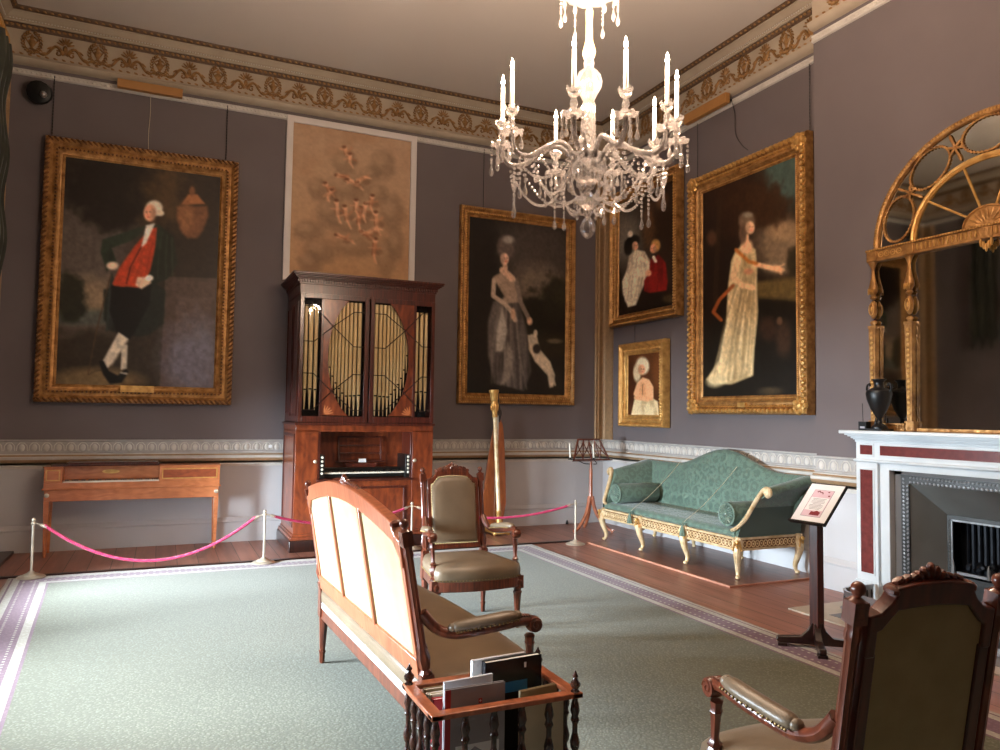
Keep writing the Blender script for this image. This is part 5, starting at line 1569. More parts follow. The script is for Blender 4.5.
# ================================================================ INFORMATION STAND
t = thing('information_stand', 'dark wooden lectern stand with tilted white information sheet before the fireplace', 'stand', (4.07, 3.785, .0), math.radians(-82))
# local -y points to the reader, x to the reader's right
m = MB(); m.taper((0, 0), .034, (0, 0), .032, (.10, .93)); m.build('post', M['mahogany'], t, bevel=.004)
m = MB()
for a in (0, PI / 2, PI, -PI / 2):
    m.M = Matrix.Rotation(a + .75, 4, 'Z')
    m.prism([(.02, .035), (.24, .035), (.26, .05), (.25, .075), (.10, .085), (.055, .13), (.035, .18), (.02, .18)], -.022, .022)
    m.box(.19, .25, -.03, .03, .0145 if True else 0, .036)
m.build('foot', M['darkmahogany'], t, bevel=.004)
B_ = Matrix.Translation((0, -.03, .905)) @ Matrix.Rotation(-.70, 4, 'X')
bd = MB(); bd.M = Matrix.Translation((0, -.10, .86)) @ Matrix.Rotation(-math.radians(46), 4, 'X'); T_ = bd.M
bd.box(-.135, .135, 0, .018, -.01, .345); bd.box(-.137, .137, -.012, .0, -.014, -.004); bo = bd.build('board', M['black'], t, False)
def flat(parent, name, mat, x0, x1, z0, z1, y):
    q = MB(); q.M = T_; q.box(x0, x1, y - .0006, y, z0, z1); return q.build(name, mat, parent, False)
sh = flat(bo, 'sheet', M['paper'], -.127, .127, .0, .337, -.001)
flat(bo, 'printed_border', M['greyprint'], -.075, .075, .045, .285, -.0018)
flat(bo, 'printed_panel', M['pinkprint'], -.072, .072, .048, .282, -.0026)
flat(bo, 'text_block', M['paper'], -.068, .068, .10, .215, -.0034)
q = MB(); q.M = T_
for i in range(9):
    z = .205 - i * .0115; w_ = .05 - (.012 if i in (4, 8) else 0) - (.006 if i % 3 == 1 else 0)
    q.box(-w_, w_, -.0045, -.0040, z - .0035, z)
q.build('printed_lines', M['greyprint'], bo, False)
q = MB(); q.M = T_
q.prism([(-.015, .058), (.055, .058), (.06, .085), (.03, .10), (.01, .088), (-.012, .09)], -.0045, -.0040)
q.tube([(-.045, -.0045, .262), (-.03, -.0045, .272), (-.018, -.0045, .258), (-.005, -.0045, .262), (.002, -.0045, .248)], .0035, 4); q.ell((.04, -.0042, .268), (.008, .0008, .005), 6, 4); q.ell((.055, -.0042, .235), (.009, .0008, .006), 6, 4)
q.build('red_print', M['redprint'], bo, False)

# ================================================================ FIREPLACE
t = thing('fireplace_surround', 'white marble chimneypiece with red marble panels at the right', 'fireplace', (XC, 3.58, 0), HP)
YF = -.135
m = MB()
for s in (-1, 1):
    m.box(*sorted((s * 1.11, s * .90)), YF, 0, .0, 1.18)
    m.box(*sorted((s * 1.125, s * .885)), YF - .015, 0, .0, .17)
    m.box(*sorted((s * 1.119, s * .89)), YF - .008, 0, .17, .185)
    m.box(*sorted((s * .90, s * .855)), YF + .03, 0, .0, 1.19); m.box(*sorted((s * .86, s * .80)), YF + .015, 0, .0, 1.19)
    m.M = Matrix.Translation((s * 1.005, 0, 0))
    m.frame(-.077, .077, .235, 1.135, [(0, YF - .001), (0, YF - .008), (.012, YF - .008), (.016, YF - .001)])
    m.frame(-.077, .077, 1.235, 1.345, [(0, YF - .001), (0, YF - .008), (.012, YF - .008), (.016, YF - .001)])
    m.M = Matrix.Identity(4)
m.box(-.86, .86, YF + .0155, 0, 1.13, 1.1895); m.box(-.90, .90, YF + .0285, 0, 1.165, 1.20)
m.box(-1.11, 1.11, YF, 0, 1.18, 1.37)
m.sweep_x([(0, 1.185), (YF - .006, 1.185), (YF - .020, 1.193), (YF - .020, 1.205), (YF, 1.212), (0, 1.212)], -1.125, 1.125)
m.frame(-.885, .885, 1.235, 1.345, [(0, YF - .001), (0, YF - .008), (.012, YF - .008), (.016, YF - .001)])
m.build('surround', M['marble'], t, bevel=.003)
m = MB(); m.box(-1.19, 1.19, YF - .12, 0, 1.425, 1.455); m.build('mantel_shelf', M['marble'], t, bevel=.006)
m = MB()
for o_, a, b in ((.008, 1.355, 1.375), (.02, 1.375, 1.385), (.035, 1.385, 1.40), (.055, 1.40, 1.412), (.075, 1.412, 1.425)):
    m.box(-1.11 - o_ * .8, 1.11 + o_ * .8, YF - o_, 0, a, b)
m.build('bed_moulding', M['marble'], t, bevel=.004)
for s in (-1, 1):
    MB().box(s * 1.005 - .062, s * 1.005 + .062, YF - .003, YF - .0005, .25, 1.12).build('red_panel', M['redmarble'], t, False)
    MB().box(s * 1.005 - .062, s * 1.005 + .062, YF - .003, YF - .0005, 1.25, 1.33).build('red_panel', M['redmarble'], t, False)
MB().box(-.87, .87, YF - .003, YF - .0005, 1.25, 1.33).build('red_panel', M['redmarble'], t, False)

t = thing('fire_grate', 'polished steel register grate with splayed cheeks inside the fireplace', 'fire grate', (XC, 3.58, 0), HP)
m = MB()
a, za, b, zb_ = .73, 1.10, .655, 1.03          # outer and inner edge of the steel border
yf = -.06
m.box(-.795, -a, yf, yf + .02, .0, 1.13); m.box(a, .795, yf, yf + .02, .0, 1.13); m.box(-.795, .795, yf, yf + .02, za, 1.128)
m.build('outer_plate', M['slate'], t, False)
m = MB()
for s in (-1, 1): m.box(*sorted((s * a, s * b)), yf - .012, yf + .008, 0, zb_)
m.box(-a, a, yf - .012, yf + .008, zb_, za)
m.build('steel_border', M['steeldark'], t, False)
m = MB()
for s in (-1, 1):
    m.bumps((s * (b + .012), yf - .016, .02), (s * (b + .012), yf - .016, zb_ + .0), .034, (.014, .008, .010), .6, n=6, m=4)
    m.bumps((s * (b + .05), yf - .014, .02), (s * (b + .05), yf - .014, zb_ + .05), .03, (.012, .006, .009), -.6, n=6, m=4)
m.bumps((-b, yf - .016, zb_ + .012), (b, yf - .016, zb_ + .012), .034, (.014, .008, .010), .6, n=6, m=4)
m.bumps((-b, yf - .014, zb_ + .05), (b, yf - .014, zb_ + .05), .03, (.012, .006, .009), -.6, n=6, m=4)
m.build('pierced_border', M['steel'], t)
bx2, bz2, bz0, yb2 = .505, .745, .33, .24
m = MB()
for s in (-1, 1):
    m.add([(s * b, yf, 0), (s * b, yf, zb_), (s * (bx2 + .04), yb2, bz2 + .035), (s * (bx2 + .04), yb2, 0)], [(0, 1, 2, 3)])
m.add([(-b, yf, zb_), (b, yf, zb_), (bx2 + .04, yb2, bz2 + .035), (-bx2 - .04, yb2, bz2 + .035)], [(0, 1, 2, 3)])
m.build('splayed_cheeks', M['cheek'], t, False)
m = MB()
for s in (-1, 1): m.box(*sorted((s * bx2, s * (bx2 + .04))), yb2 - .01, yb2 + .01, 0, bz2 + .035)
m.box(-bx2, bx2, yb2 - .01, yb2 + .01, bz2, bz2 + .035); m.box(-bx2, bx2, yb2 - .01, yb2 + .01, 0, bz0)
for s in (-1, 1): m.bumps((s * (bx2 + .02), yb2 - .012, .35), (s * (bx2 + .02), yb2 - .012, .75), .025, (.01, .005, .012), .4, n=5, m=3)
m.build('inner_frame', M['steeldark'], t)
m = MB(); m.box(-bx2 - .002, -bx2 + .010, yb2 - .02, yb2 - .01, bz0, bz2 + .002); m.box(bx2 - .010, bx2 + .002, yb2 - .02, yb2 - .01, bz0, bz2 + .002); m.box(-bx2, bx2, yb2 - .02, yb2 - .01, bz2 - .008, bz2 + .004); m.box(-bx2 + .05, bx2, yb2 - .03, yb2 - .01, bz0 - .01, bz0 + .012)
for x in (-bx2 + .02, -.20, .20, bx2 - .02): m.lathe([(.016, 0), (.014, .06), (.008, .09), (.001, .11)], (x, yb2 - .03, bz0 - .01), 8)
m.build('bright_bars', M['steel'], t)
m = MB()
for i in range(20): m.lathe([(.016, .0), (.016, .46)], (-bx2 + .03 + i * (2 * bx2 - .06) / 19, yb2 + .14, .30), 6)
m.box(-bx2 - .04, bx2 + .04, yb2 + .16, yb2 + .17, 0, .95); m.build('ribbed_fireback', M['iron'], t)
m = MB(); random.seed(3)
for i in range(60): m.ell((random.uniform(-.4, .45), yb2 + random.uniform(.0, .12), .33 + random.uniform(0, .08)), (random.uniform(.02, .04), random.uniform(.02, .03), random.uniform(.015, .03)), 6, 4, Matrix.Rotation(random.random() * 3, 3, 'Y'))
m.box(-bx2, bx2, yb2 - .01, yb2 + .15, .30, .335)
cc = m.build('coals', M['iron'], t, False)

o = MB(); o.box(4.70, XC - .16, 2.45, 4.665, 0, .012); o = o.build('hearthstone', M['stone'], None, False); tag(o, 'pale stone hearth slab on the floor in front of the fireplace', 'hearth')
MB().box(4.84, XC - .16, 2.7, 4.38, .012, .014).build('slate_inset', M['slate'], o, False)
# steel fender with rounded corners
t = thing('fender', 'pierced polished steel fender on the hearth behind the near right armchair', 'fender', (5.18, 3.58, .012))
path = [(.30, .92), (.05, .92), (-.06, .90), (-.13, .82), (-.15, .70)] + [(-.15, .70 - i * .14) for i in range(1, 10)] + [(-.15, -.70), (-.13, -.82), (-.06, -.90), (.05, -.92), (.30, -.92)]
def wallpath(pts, z0, z1, th, mb):
    n = len(pts); v = []
    for i, p in enumerate(pts):
        a_, b_ = pts[max(i - 1, 0)], pts[min(i + 1, n - 1)]; d = Vector((b_[0] - a_[0], b_[1] - a_[1])).normalized(); nx, ny = -d.y * th, d.x * th
        v += [(p[0] - nx, p[1] - ny, z0), (p[0] + nx, p[1] + ny, z0), (p[0] + nx, p[1] + ny, z1), (p[0] - nx, p[1] - ny, z1)]
    f = [(0, 1, 2, 3), (4 * n - 1, 4 * n - 2, 4 * n - 3, 4 * n - 4)]
    for i in range(n - 1):
        for k in range(4): f.append((i * 4 + k, i * 4 + (k + 1) % 4, i * 4 + 4 + (k + 1) % 4, i * 4 + 4 + k))
    mb.add(v, f)
m = MB(); wallpath(path, .01, .035, .012, m); wallpath(path, .145, .165, .009, m); wallpath(path, .03, .15, .003, m); m.build('band', M['steel'], t)
m = MB()
for i in range(len(path) - 1):
    p, q = path[i], path[i + 1]; L_ = math.hypot(q[0] - p[0], q[1] - p[1]); k = max(1, int(L_ / .045))
    for j in range(k):
        x, y = p[0] + (q[0] - p[0]) * (j + .5) / k, p[1] + (q[1] - p[1]) * (j + .5) / k
        m.ell((x, y, .09), (.012, .012, .04), 5, 4)
m.build('pierced_ornament', M['steeldark'], t)
for y in (.86, -.86):
    m = MB(); m.ell((-.10, y, .02), (.035, .035, .02), 8, 5); m.build('foot', M['steel'], t)

# ================================================================ OVERMANTEL MIRROR
t = thing('overmantel_mirror', 'large arched gilt overmantel mirror with fan shaped top above the fireplace', 'mirror', (XC - .002, 3.575, 1.4555), HP)
ZE = 1.52                         # centre line of the entablature
m = MB(); m.prism([(-1.0, .0), (1.0, .0), (1.0, ZE)] + [(.95 * math.cos(PI * i / 40), ZE + .05 + .85 * math.sin(PI * i / 40)) for i in range(41)] + [(-1.0, ZE)], -.022, -.018)
m.build('mirror_glass', M['mirror'], t, False)
m = MB(); m.prism([(-1.02, .0), (1.02, .0), (1.02, ZE)] + [(.98 * math.cos(PI * i / 40), ZE + .05 + .88 * math.sin(PI * i / 40)) for i in range(41)] + [(-1.02, ZE)], -.016, 0)
m.build('backboard', M['darkmahogany'], t, False)
m = MB()
m.box(-1.035, 1.035, -.06, -.018, ZE - .05, ZE + .03); m.box(-1.05, 1.05, -.075, -.018, ZE + .03, ZE + .05); m.box(-1.04, 1.04, -.065, -.018, ZE - .06, ZE - .045)
for x in (-.99, -.645, .0, .645, .99): m.box(x - .05, x + .05, -.07, -.018, ZE - .055, ZE + .035)
m.build('entablature', M['gold'], t, bevel=.003)
m = MB()
m.bumps((-1.04, -.077, ZE + .04), (1.04, -.077, ZE + .04), .024, (.009, .007, .009), n=6, m=4)
m.bumps((-.58, -.062, ZE - .008), (-.06, -.062, ZE - .008), .036, (.010, .008, .030), n=6, m=4); m.bumps((.06, -.062, ZE - .008), (.58, -.062, ZE - .008), .036, (.010, .008, .030), n=6, m=4)
for x0, x1 in ((-.93, -.70), (.70, .93)):
    for i in range(4):
        x = x0 + (x1 - x0) * (i + .5) / 4; m.tube([(x + .022 * math.cos(a * PI / 5), -.062, ZE - .008 + .022 * math.sin(a * PI / 5)) for a in range(10)], .005, 4, closed=True); m.ell((x, -.062, ZE - .008), .008, 5, 4)
for k in range(5): m.ell((-.04 + .02 * k, -.06, ZE - .085 - .02 * (2 - abs(k - 2))), (.012, .014, .035), 6, 4)
m.build('entablature_ornament', M['goldbright'], t)
def arc(rx, rz, n=48, z=ZE + .05): return [(-rx * math.cos(PI * i / n), -.03, z + rz * math.sin(PI * i / n)) for i in range(n + 1)]
m = MB(); m.tube(arc(.965, .865), .028, 8); m.build('outer_arch', M['gold'], t)
m = MB()
for p in arc(.965, .865, 110)[1:-1]: m.ell((p[0], -.055, p[2]), (.011, .009, .011), 5, 4)
m.build('arch_beading', M['goldbright'], t)
m = MB(); m.tube(arc(.625, .535), .02, 8); m.tube(arc(.60, .512), .009, 5); m.build('inner_arch', M['goldbright'], t)
m = MB()
for k in range(1, 5):
    a_ = PI * k / 5; m.tube([(-.17 * math.cos(a_), -.028, ZE + .05 + .13 * math.sin(a_)), (-.62 * math.cos(a_), -.028, ZE + .05 + .53 * math.sin(a_))], .009, 6)
m.build('fan_ribs', M['goldbright'], t)
m = MB(); m.prism([(.19 * math.cos(PI * i / 16), ZE + .045 + .15 * math.sin(PI * i / 16)) for i in range(17)], -.045, -.02)
for k in range(9):
    a_ = PI * (k + .5) / 9; m.ell((-.10 * math.cos(a_), -.047, ZE + .05 + .085 * math.sin(a_)), (.055, .008, .013), 6, 4, Matrix.Rotation(PI - 0 + a_ if False else a_, 3, 'Y'))
m.tube([(-.185 * math.cos(PI * i / 16), -.045, ZE + .05 + .145 * math.sin(PI * i / 16)) for i in range(17)], .010, 5)
m.build('fan_rosette', M['gold'], t)
for k in range(5):
    a_ = PI * (k + .5) / 5
    cx_, cz_ = -.79 * math.cos(a_), ZE + .05 + .70 * math.sin(a_)
    m = MB(); pts = []
    rad = Vector((-math.cos(a_), math.sin(a_))); tan = Vector((math.sin(a_), math.cos(a_)))
    for i in range(36):
        b_ = 2 * PI * i / 36
        p = Vector((cx_, cz_)) + tan * .19 * math.cos(b_) + rad * .135 * math.sin(b_)
        pts.append((p.x, -.03, p.y))
        m.ell((p.x, -.034, p.y), (.018, .008, .009), 5, 4, Matrix.Rotation(-(b_ - a_) * (1) + .6, 3, 'Y'))
    m.tube(pts, .007, 5, closed=True); m.build('leaf_wreath', M['gold'], t)
for k in range(1, 5):
    a_ = PI * k / 5; m = MB(); c_ = (-.79 * math.cos(a_), ZE + .05 + .70 * math.sin(a_)); ang = math.atan2(math.sin(a_) * .70, -math.cos(a_) * .79)
    for q in range(6):
        b_ = q * PI / 3 + ang; m.ell((c_[0] + .035 * math.cos(b_), -.036, c_[1] + .035 * math.sin(b_)), (.034, .010, .012), 6, 4, Matrix.Rotation(-b_, 3, 'Y'))
    for sg in (-1, 1): m.ell((c_[0] + sg * .095 * math.cos(ang), -.034, c_[1] + sg * .085 * math.sin(ang)), (.045, .009, .013), 6, 4, Matrix.Rotation(-ang, 3, 'Y'))
    m.ell((c_[0], -.042, c_[1]), .014, 6, 4); m.build('husk_rosette', M['gold'], t)
for x in (-.99, -.645, .645, .99):
    m = MB()
    m.box(x - .036, x + .036, -.072, -.02, .0, .075); m.box(x - .042, x + .042, -.078, -.02, .068, .085)
    m.taper((x, -.05), (.022, .022), (x, -.05), (.033, .024), (.085, .88))
    m.box(x - .038, x + .038, -.078, -.02, .88, .905)
    m.lathe([(.02, .91), (.035, .935), (.015, .95)], (x, -.05, 0), 10, sy=.6)
    m.ell((x, -.05, 1.045), (.034, .026, .082), 12, 8)
    m.lathe([(.015, 1.13), (.035, 1.15), (.02, 1.165), (.044, 1.20), (.042, 1.235), (.018, 1.33), (.014, 1.39), (.03, 1.43), (.045, 1.455)], (x, -.05, 0), 12, sy=.6)
    m.build('column', M['gold'], t)
    m = MB(); m.bumps((x, -.080, .13), (x, -.080, .86), .042, (.016, .008, .014), n=6, m=4); m.tube([(x + .024 * math.cos(a_ * PI / 6), -.078, 1.045 + .05 * math.sin(a_ * PI / 6)) for a_ in range(12)], .005, 4, closed=True); m.ell((x, -.078, 1.045), (.012, .008, .022), 6, 4)
    for q in range(4): m.ell((x - .024 + q * .016, -.082, 1.20), (.007, .007, .03), 5, 4)
    m.build('husk_carving', M['goldbright'], t)
m = MB(); m.box(-.60, .60, -.05, -.02, .0, .028)
for s in (-1, 1):
    m.box(*sorted((s * .94, s * .695)), -.07, -.02, .0, .02); m.box(*sorted((s * .94, s * .695)), -.055, -.02, .02, .055); m.box(*sorted((s * .94, s * .695)), -.07, -.02, .052, .066)
    m.bumps((s * .94, -.058, .037), (s * .695, -.058, .037), .024, (.006, .006, .017), n=5, m=4)
m.build('base_rail', M['gold'], t)

# ---- urn and small things on the shelf
t = thing('black_urn', 'black two handled classical urn on the left end of the mantel shelf', 'urn', (XC - .165, 4.43, 1.4555))
m = MB(); m.slab([(-.075, -.075), (.075, -.075), (.075, .075), (-.075, .075)], 0, .018); m.lathe([(.065, .018), (.066, .03), (.05, .045), (.024, .065), (.018, .085), (.024, .092), (.016, .10)], n=20); m.build('foot', M['blackvase'], t)
m = MB(); m.lathe([(.016, .10), (.03, .12), (.065, .18), (.092, .25), (.103, .31), (.098, .335), (.07, .352), (.045, .36), (.038, .37), (.036, .405), (.045, .42), (.058, .428), (.058, .434), (.03, .43)], n=24); m.build('body', M['blackvase'], t)
for s in (-1, 1):
    m = MB(); m.tube(bez([(0, s * .095, .32), (0, s * .118, .345), (0, s * .112, .385), (0, s * .092, .395), (0, s * .085, .375)], 5), .009, 6); m.build('handle', M['blackvase'], t)
t = thing('monitor_box', 'tiny black device box beside the urn on the mantel shelf', 'device', (XC - .165, 4.575, 1.4555))
MB().box(-.03, .03, -.04, .04, 0, .075).build('case', M['black'], t, bevel=.003)
MB().box(-.0315, -.030, -.025, .02, .018, .035).build('grey_label', M['greyprint'], t, False)
MB().tube([(0, .015, .075), (0, .018, .15), (0, .02, .23)], .0025, 5).build('aerial', M['black'], t)
m = MB(); m.lathe([(.014, 0), (.016, .01), (.010, .03), (.013, .05), (.006, .09), (.003, .11)], n=8); o = m.build('dark_bottle', M['blackvase']); o.location = (XC - .10, 4.52, 1.4555); tag(o, 'slim dark bottle between the black box and the urn on the mantel shelf', 'bottle')

# ================================================================ SMALL WALL THINGS
t = thing('picture_light', 'wooden light box on the picture rail over the man in red waistcoat', 'picture light', (-.235, YB - .001, 5.185))
m = MB(); m.box(-.34, .34, -.16, -.095, .0, .095); m.build('housing', M['boxwood'], t, bevel=.003)
MB().box(-.30, .30, -.095, -.02, .06, .07).build('bracket', M['black'], t, False)
MB().tube(bez([(.0, -.03, .06), (.005, -.03, -.2), (-.005, -.03, -.45), (0, -.04, -.63)], 6), .003, 5).build('cable', M['creamcover'], t)
t = thing('picture_light', 'wooden light box on the picture rail over the lady in cream dress', 'picture light', (XR - .001, 7.05, 5.18), HP)
m = MB(); m.box(-.38, .38, -.16, -.095, .0, .12); m.build('housing', M['boxwood'], t, bevel=.003)
MB().box(-.34, .34, -.095, -.02, .06, .07).build('bracket', M['black'], t, False)
MB().tube(bez([(.36, -.05, .04), (.40, -.04, -.12), (.40, -.03, -.35), (.50, -.03, -.52), (.62, -.05, -.62)], 6), .004, 5).build('cable', M['black'], t)
t = thing('security_camera', 'dark dome camera high on the back wall in the left corner', 'camera', (-1.33, YB - .001, 5.0))
m = MB(); m.lathe_to([(.03, 0), (.03, .05), (.11, .06), (.13, .10), (.12, .14), (.05, .16)], (0, 0, 0), (0, -.16, -.02), 14); m.build('housing', M['black'], t)
m = MB(); m.ell((.05, -.17, -.05), .035, 10, 6); m.build('lens', M['steel'], t)
# ---- drapery on the left wall
def drape(y0, y1, z0, z1, depth, label, seed, swag=False):
    e = thing('curtain', label, 'curtain', (XL, (y0 + y1) / 2, 0), 0, 'curtains beside the windows')
    h = (y1 - y0) / 2
    m = MB()
    for side in (0, 1):
        def sf(u, v, side=side):
            y = -h + 2 * h * u; z = z1 - (z1 - z0) * v
            return (.07 + depth * (.5 + .5 * math.sin(u * 7 * PI + seed)) * (.6 + .4 * v) + side * .008, y, z)
        m.surf(sf, 60, 8)
    m.build('cloth', M['drape'], e, angle=70)
    return e
for i, wy in enumerate(WIN_Y[:1]):
    n_ = 'far'
    e = drape(wy + .62, wy + 1.00, .02, 4.95, .09, 'dark green curtain at the far side of the %s window' % n_, .5)
e = drape(WIN_Y[2] - 1.02, WIN_Y[2] - .62, .02, 4.85, .09, 'dark green curtain at the near side of the near window', 1.5)
t = thing('window_pelmet', 'dark draped pelmet with long tails over the far window, at the left edge', 'pelmet', (XL, WIN_Y[0], 0))
m = MB(); m.box(.0, .30, -1.12, 1.50, 4.98, 5.12); m.bumps((.305, -1.1, 5.05), (.305, 1.45, 5.05), .07, (.03, .012, .03), .5, nrm=(1, 0, 0)); m.build('cornice_box', M['goldbright'], t)
m = MB()
for y0, y1, zl in ((1.02, 1.50, 2.75), (-1.10, -.82, 3.9)):
    m = MB()
    for sd in (0, 1):
        def tl(u, v, y0=y0, y1=y1, zl=zl, sd=sd):
            y = y0 + (y1 - y0) * u; zz = zl + .25 * math.sin(u * 3 * PI) ** 2
            return (.27 + .06 * math.sin(u * 6 * PI + v * 2) + .02 * math.sin(v * 17) + sd * .008, y, 5.0 - (5.0 - zz) * v)
        m.surf(tl, 30, 30)
    m.build('tail', M['drape'], t, angle=70)
m = MB()
for sd in (0, 1):
    def sw(u, v, sd=sd):
        y = -1.05 + 2.1 * u; z = 5.0 - v * (.35 + .35 * math.sin(u * PI)); return (.24 + .04 * math.sin(v * 5 * PI) + sd * .006, y, z)
    m.surf(sw, 30, 14)
m.build('swag', M['drape'], t, angle=70)

# ================================================================ CHANDELIER
CX, CY = 2.066, 3.459
t = thing('crystal_chandelier', 'cut glass chandelier with nine lit candle arms and bead swags', 'chandelier', (CX, CY, 2.45))
Z0 = 2.45
def cz(z): return z - Z0
K = M['crystal']
m = MB(); m.lathe([(.004, cz(4.0)), (.004, cz(CEIL - .002))], n=6); m.lathe([(.05, cz(CEIL - .05)), (.09, cz(CEIL - .03)), (.09, cz(CEIL - .001))], n=14); m.build('suspension_rod', M['brass'], t)
m = MB(); m.lathe([(.012, cz(3.78)), (.018, cz(3.80)), (.15, cz(3.86)), (.16, cz(3.875)), (.06, cz(3.90)), (.03, cz(3.96)), (.05, cz(4.0)), (.01, cz(4.05))], n=20, flute=.08, nf=1); can = m.build('canopy', K, t)
m = MB(); m.lathe([(.015, cz(3.78)), (.022, cz(3.76)), (.018, cz(3.70)), (.020, cz(3.60)), (.034, cz(3.55)), (.038, cz(3.53)), (.030, cz(3.50)), (.018, cz(3.495))][::-1], n=16, flute=.1, nf=1); m.build('upper_baluster', M['creamgilt'], t)
m = MB()
m.lathe([(.022, cz(3.44)), (.028, cz(3.455)), (.030, cz(3.475)), (.02, cz(3.495))], n=16)
m.lathe([(.03, cz(3.26)), (.045, cz(3.29)), (.068, cz(3.33)), (.074, cz(3.365)), (.062, cz(3.41)), (.030, cz(3.44))], n=20, flute=.09, nf=1)
m.build('crystal_ball', K, t)
m = MB(); m.lathe([(.06, cz(2.96)), (.045, cz(2.99)), (.040, cz(3.02)), (.033, cz(3.20)), (.040, cz(3.23)), (.03, cz(3.26))], n=16, flute=.14, nf=1)
for k in range(9):
    for j in range(8):
        a_ = j * PI / 4 + k * .39; r_ = .041 - .001 * k; m.ell((r_ * math.cos(a_), r_ * math.sin(a_), cz(3.0 + k * .024)), (.008, .008, .012), 5, 3)
m.build('cut_stem', K, t)
m = MB(); m.lathe([(.02, cz(2.80)), (.05, cz(2.81)), (.085, cz(2.84)), (.10, cz(2.88)), (.098, cz(2.93)), (.105, cz(2.955)), (.05, cz(2.965))], n=24, flute=.06, nf=1); m.build('receiver_bowl', K, t)
m = MB(); m.lathe([(.012, cz(2.77)), (.03, cz(2.775)), (.036, cz(2.79)), (.025, cz(2.805))], n=14)
m.lathe([(.02, cz(2.66)), (.03, cz(2.67)), (.07, cz(2.70)), (.08, cz(2.72)), (.03, cz(2.74)), (.014, cz(2.77))], n=20, flute=.1, nf=1); low_ = m.build('lower_dish', K, t)
m = MB(); m.lathe([(.002, cz(2.50)), (.022, cz(2.51)), (.040, cz(2.54)), (.044, cz(2.565)), (.030, cz(2.60)), (.016, cz(2.62)), (.024, cz(2.64)), (.018, cz(2.66))], n=16, flute=.1, nf=1); m.build('bottom_finial', K, t)
def drop(mb, x, y, z, L=.06, r=.012):
    """bead and pear shaped drop hanging from (x, y, z)"""
    mb.ell((x, y, z - .008), .007, 5, 4); mb.ell((x, y, z - .022), .008, 5, 4)
    mb.lathe([(.002, z - .03), (r * .45, z - .03 - L * .3), (r, z - .03 - L * .68), (r * .8, z - .03 - L * .88), (.001, z - .03 - L)][::-1], (x, y, 0), 6)
def beads(mb, a, b, sag, r=.0085, pitch=.0225):
    a = Vector(a); b = Vector(b); L = (b - a).length + sag * 1.3; n = max(3, int(L / pitch))
    for i in range(n + 1):
        u = i / n; p = a.lerp(b, u); p.z -= sag * 4 * u * (1 - u); mb.ell(p, r, 5, 4)
for k in range(12):
    a_ = 2 * PI * k / 12; m = MB(); x, y = .155 * math.cos(a_), .155 * math.sin(a_)
    if k % 2: beads(m, (x, y, cz(3.86)), (x, y, cz(3.79)), 0)
    drop(m, x, y, cz(3.78) if k % 2 else cz(3.85), .075, .013); m.build('pendant_drop', K, can)
for k in range(8):
    a_ = 2 * PI * (k + .5) / 8; m = MB(); drop(m, .072 * math.cos(a_), .072 * math.sin(a_), cz(2.70), .055, .011); m.build('pendant_drop', K, low_)
AN = [-178.1, -129.6, -98.5, -63.5, -37.4, 5.3, 41.1, 83.8, 157.7]
RA = .468
ends = []
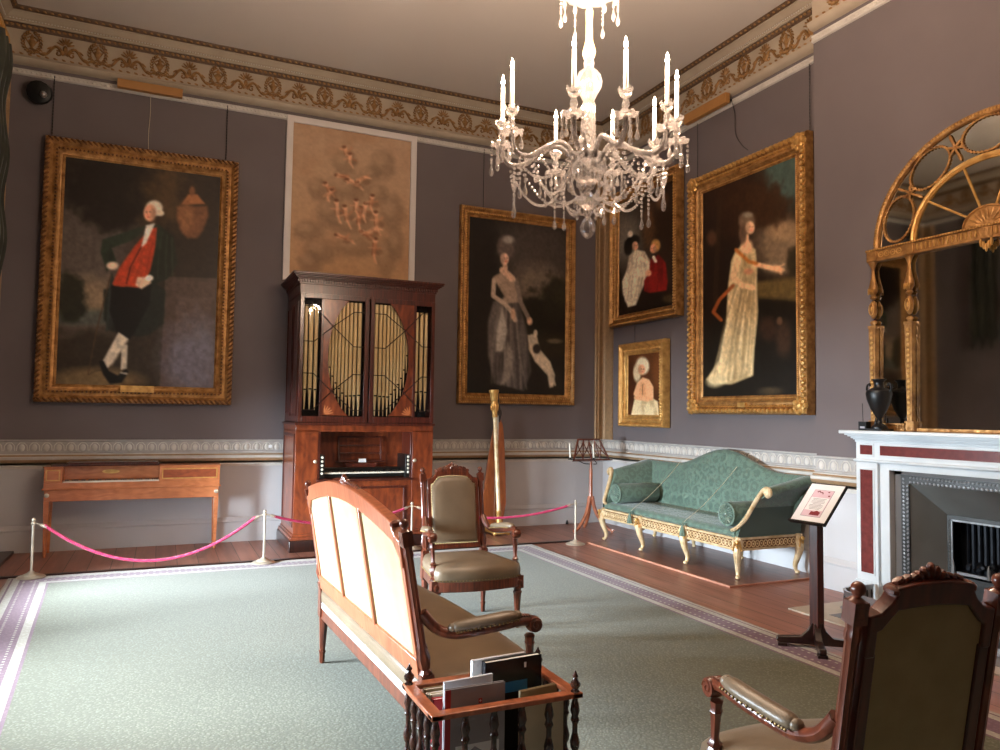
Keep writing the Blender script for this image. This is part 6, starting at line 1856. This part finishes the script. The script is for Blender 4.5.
for k, an in enumerate(AN):
    a_ = math.radians(an); c, s = math.cos(a_), math.sin(a_)
    W_ = lambda r, z, dn=0: (c * r - s * dn, s * r + c * dn, cz(z))
    lo = k % 2
    pts = bez([W_(.085, 2.93), W_(.13, 2.985), W_(.19, 3.0 - lo * .01), W_(.27, 2.955 - lo * .02), W_(.35, 2.90), W_(.42, 2.895), W_(.46, 2.94), W_(RA, 2.99)], 5)
    m = MB(); m.tube(pts, .0125, 7)
    for i, p in enumerate(pts[::1]): m.ell(p, (.0155, .0155, .0155), 6, 4)
    arm = m.build('arm', K, t, angle=60)
    m = MB(); m.lathe([(.01, cz(2.99)), (.05, cz(3.0)), (.055, cz(3.008)), (.015, cz(3.015)), (.012, cz(3.03)), (.022, cz(3.05)), (.016, cz(3.075)), (.012, cz(3.085)), (.030, cz(3.10)), (.036, cz(3.125)), (.030, cz(3.12)), (.014, cz(3.11))], (c * RA, s * RA, 0), 12, .15, 1)
    for j in range(8):
        b_ = j * PI / 4; m.ell((c * RA + .055 * math.cos(b_), s * RA + .055 * math.sin(b_), cz(3.006)), (.014, .014, .006), 5, 4); m.ell((c * RA + .034 * math.cos(b_), s * RA + .034 * math.sin(b_), cz(3.13)), (.006, .006, .010), 4, 4)
    m.build('candle_cup', K, arm)
    MB().lathe([(.0115, cz(3.11)), (.0105, cz(3.325)), (.006, cz(3.332))], (c * RA, s * RA, 0), 12).build('candle', M['candle'], arm)
    m = MB(); m.lathe([(.004, cz(3.332)), (.0095, cz(3.345)), (.010, cz(3.355)), (.006, cz(3.375)), (.001, cz(3.392))], (c * RA, s * RA, 0), 10); m.build('flame_bulb', M['flame'], arm)
    L_ = bpy.data.lights.new('candle_light', 'POINT'); L_.energy = 10; L_.color = (1, .76, .56); L_.shadow_soft_size = .03
    lo_ = bpy.data.objects.new('candle_light', L_); COL.objects.link(lo_); lo_.parent = t; lo_.location = (c * (RA), s * (RA), cz(3.415))
    U_ = bpy.data.lights.new('candle_uplight', 'SPOT'); U_.energy = 31; U_.color = (1, .76, .56); U_.shadow_soft_size = .03; U_.spot_size = PI * .98; U_.spot_blend = .9
    uo = bpy.data.objects.new('candle_uplight', U_); COL.objects.link(uo); uo.parent = t; uo.location = (c * RA, s * RA, cz(3.42)); uo.rotation_euler = (PI, 0, 0)
    for j in range(5):
        b_ = a_ + (j - 2) * 1.15; x, y = c * RA + .056 * math.cos(b_), s * RA + .056 * math.sin(b_)
        m = MB(); ln = (.0, .03, .075, .03, .0)[j]
        if ln: beads(m, (x, y, cz(3.0)), (x, y, cz(3.0 - ln)), 0)
        drop(m, x, y, cz(3.0 - ln), .065, .014); m.build('pendant_drop', K, arm)
    for dn in (-.03, .03):        # long strings hanging from the arm
        m = MB(); p = W_(.40, 2.89, dn); beads(m, p, (p[0], p[1], p[2] - .11 - .03 * (k % 3)), 0); drop(m, p[0], p[1], p[2] - .12 - .03 * (k % 3), .07, .015); m.build('pendant_drop', K, arm)
    ends.append((a_, c, s))
for k in range(9):
    a0, c0, s0 = ends[k]; a1, c1, s1 = ends[(k + 1) % 9]
    am = a0 + ((a1 - a0) % (2 * PI)) / 2
    m = MB(); beads(m, (c0 * .42, s0 * .42, cz(2.86)), (c1 * .42, s1 * .42, cz(2.86)), .12); m.build('bead_swag', K, t)
    m = MB(); beads(m, (c0 * .36, s0 * .36, cz(2.87)), (c0 * .075, s0 * .075, cz(2.71)), .10); m.build('bead_swag', K, t)
    m = MB(); beads(m, (c0 * .30, s0 * .30, cz(2.93)), (c1 * .30, s1 * .30, cz(2.93)), .14); drop(m, .27 * math.cos(am), .27 * math.sin(am), cz(2.80), .06); m.build('bead_swag', K, t)
    m = MB(); drop(m, .095 * math.cos(am), .095 * math.sin(am), cz(2.86), .075, .014); m.build('pendant_drop', K, t)
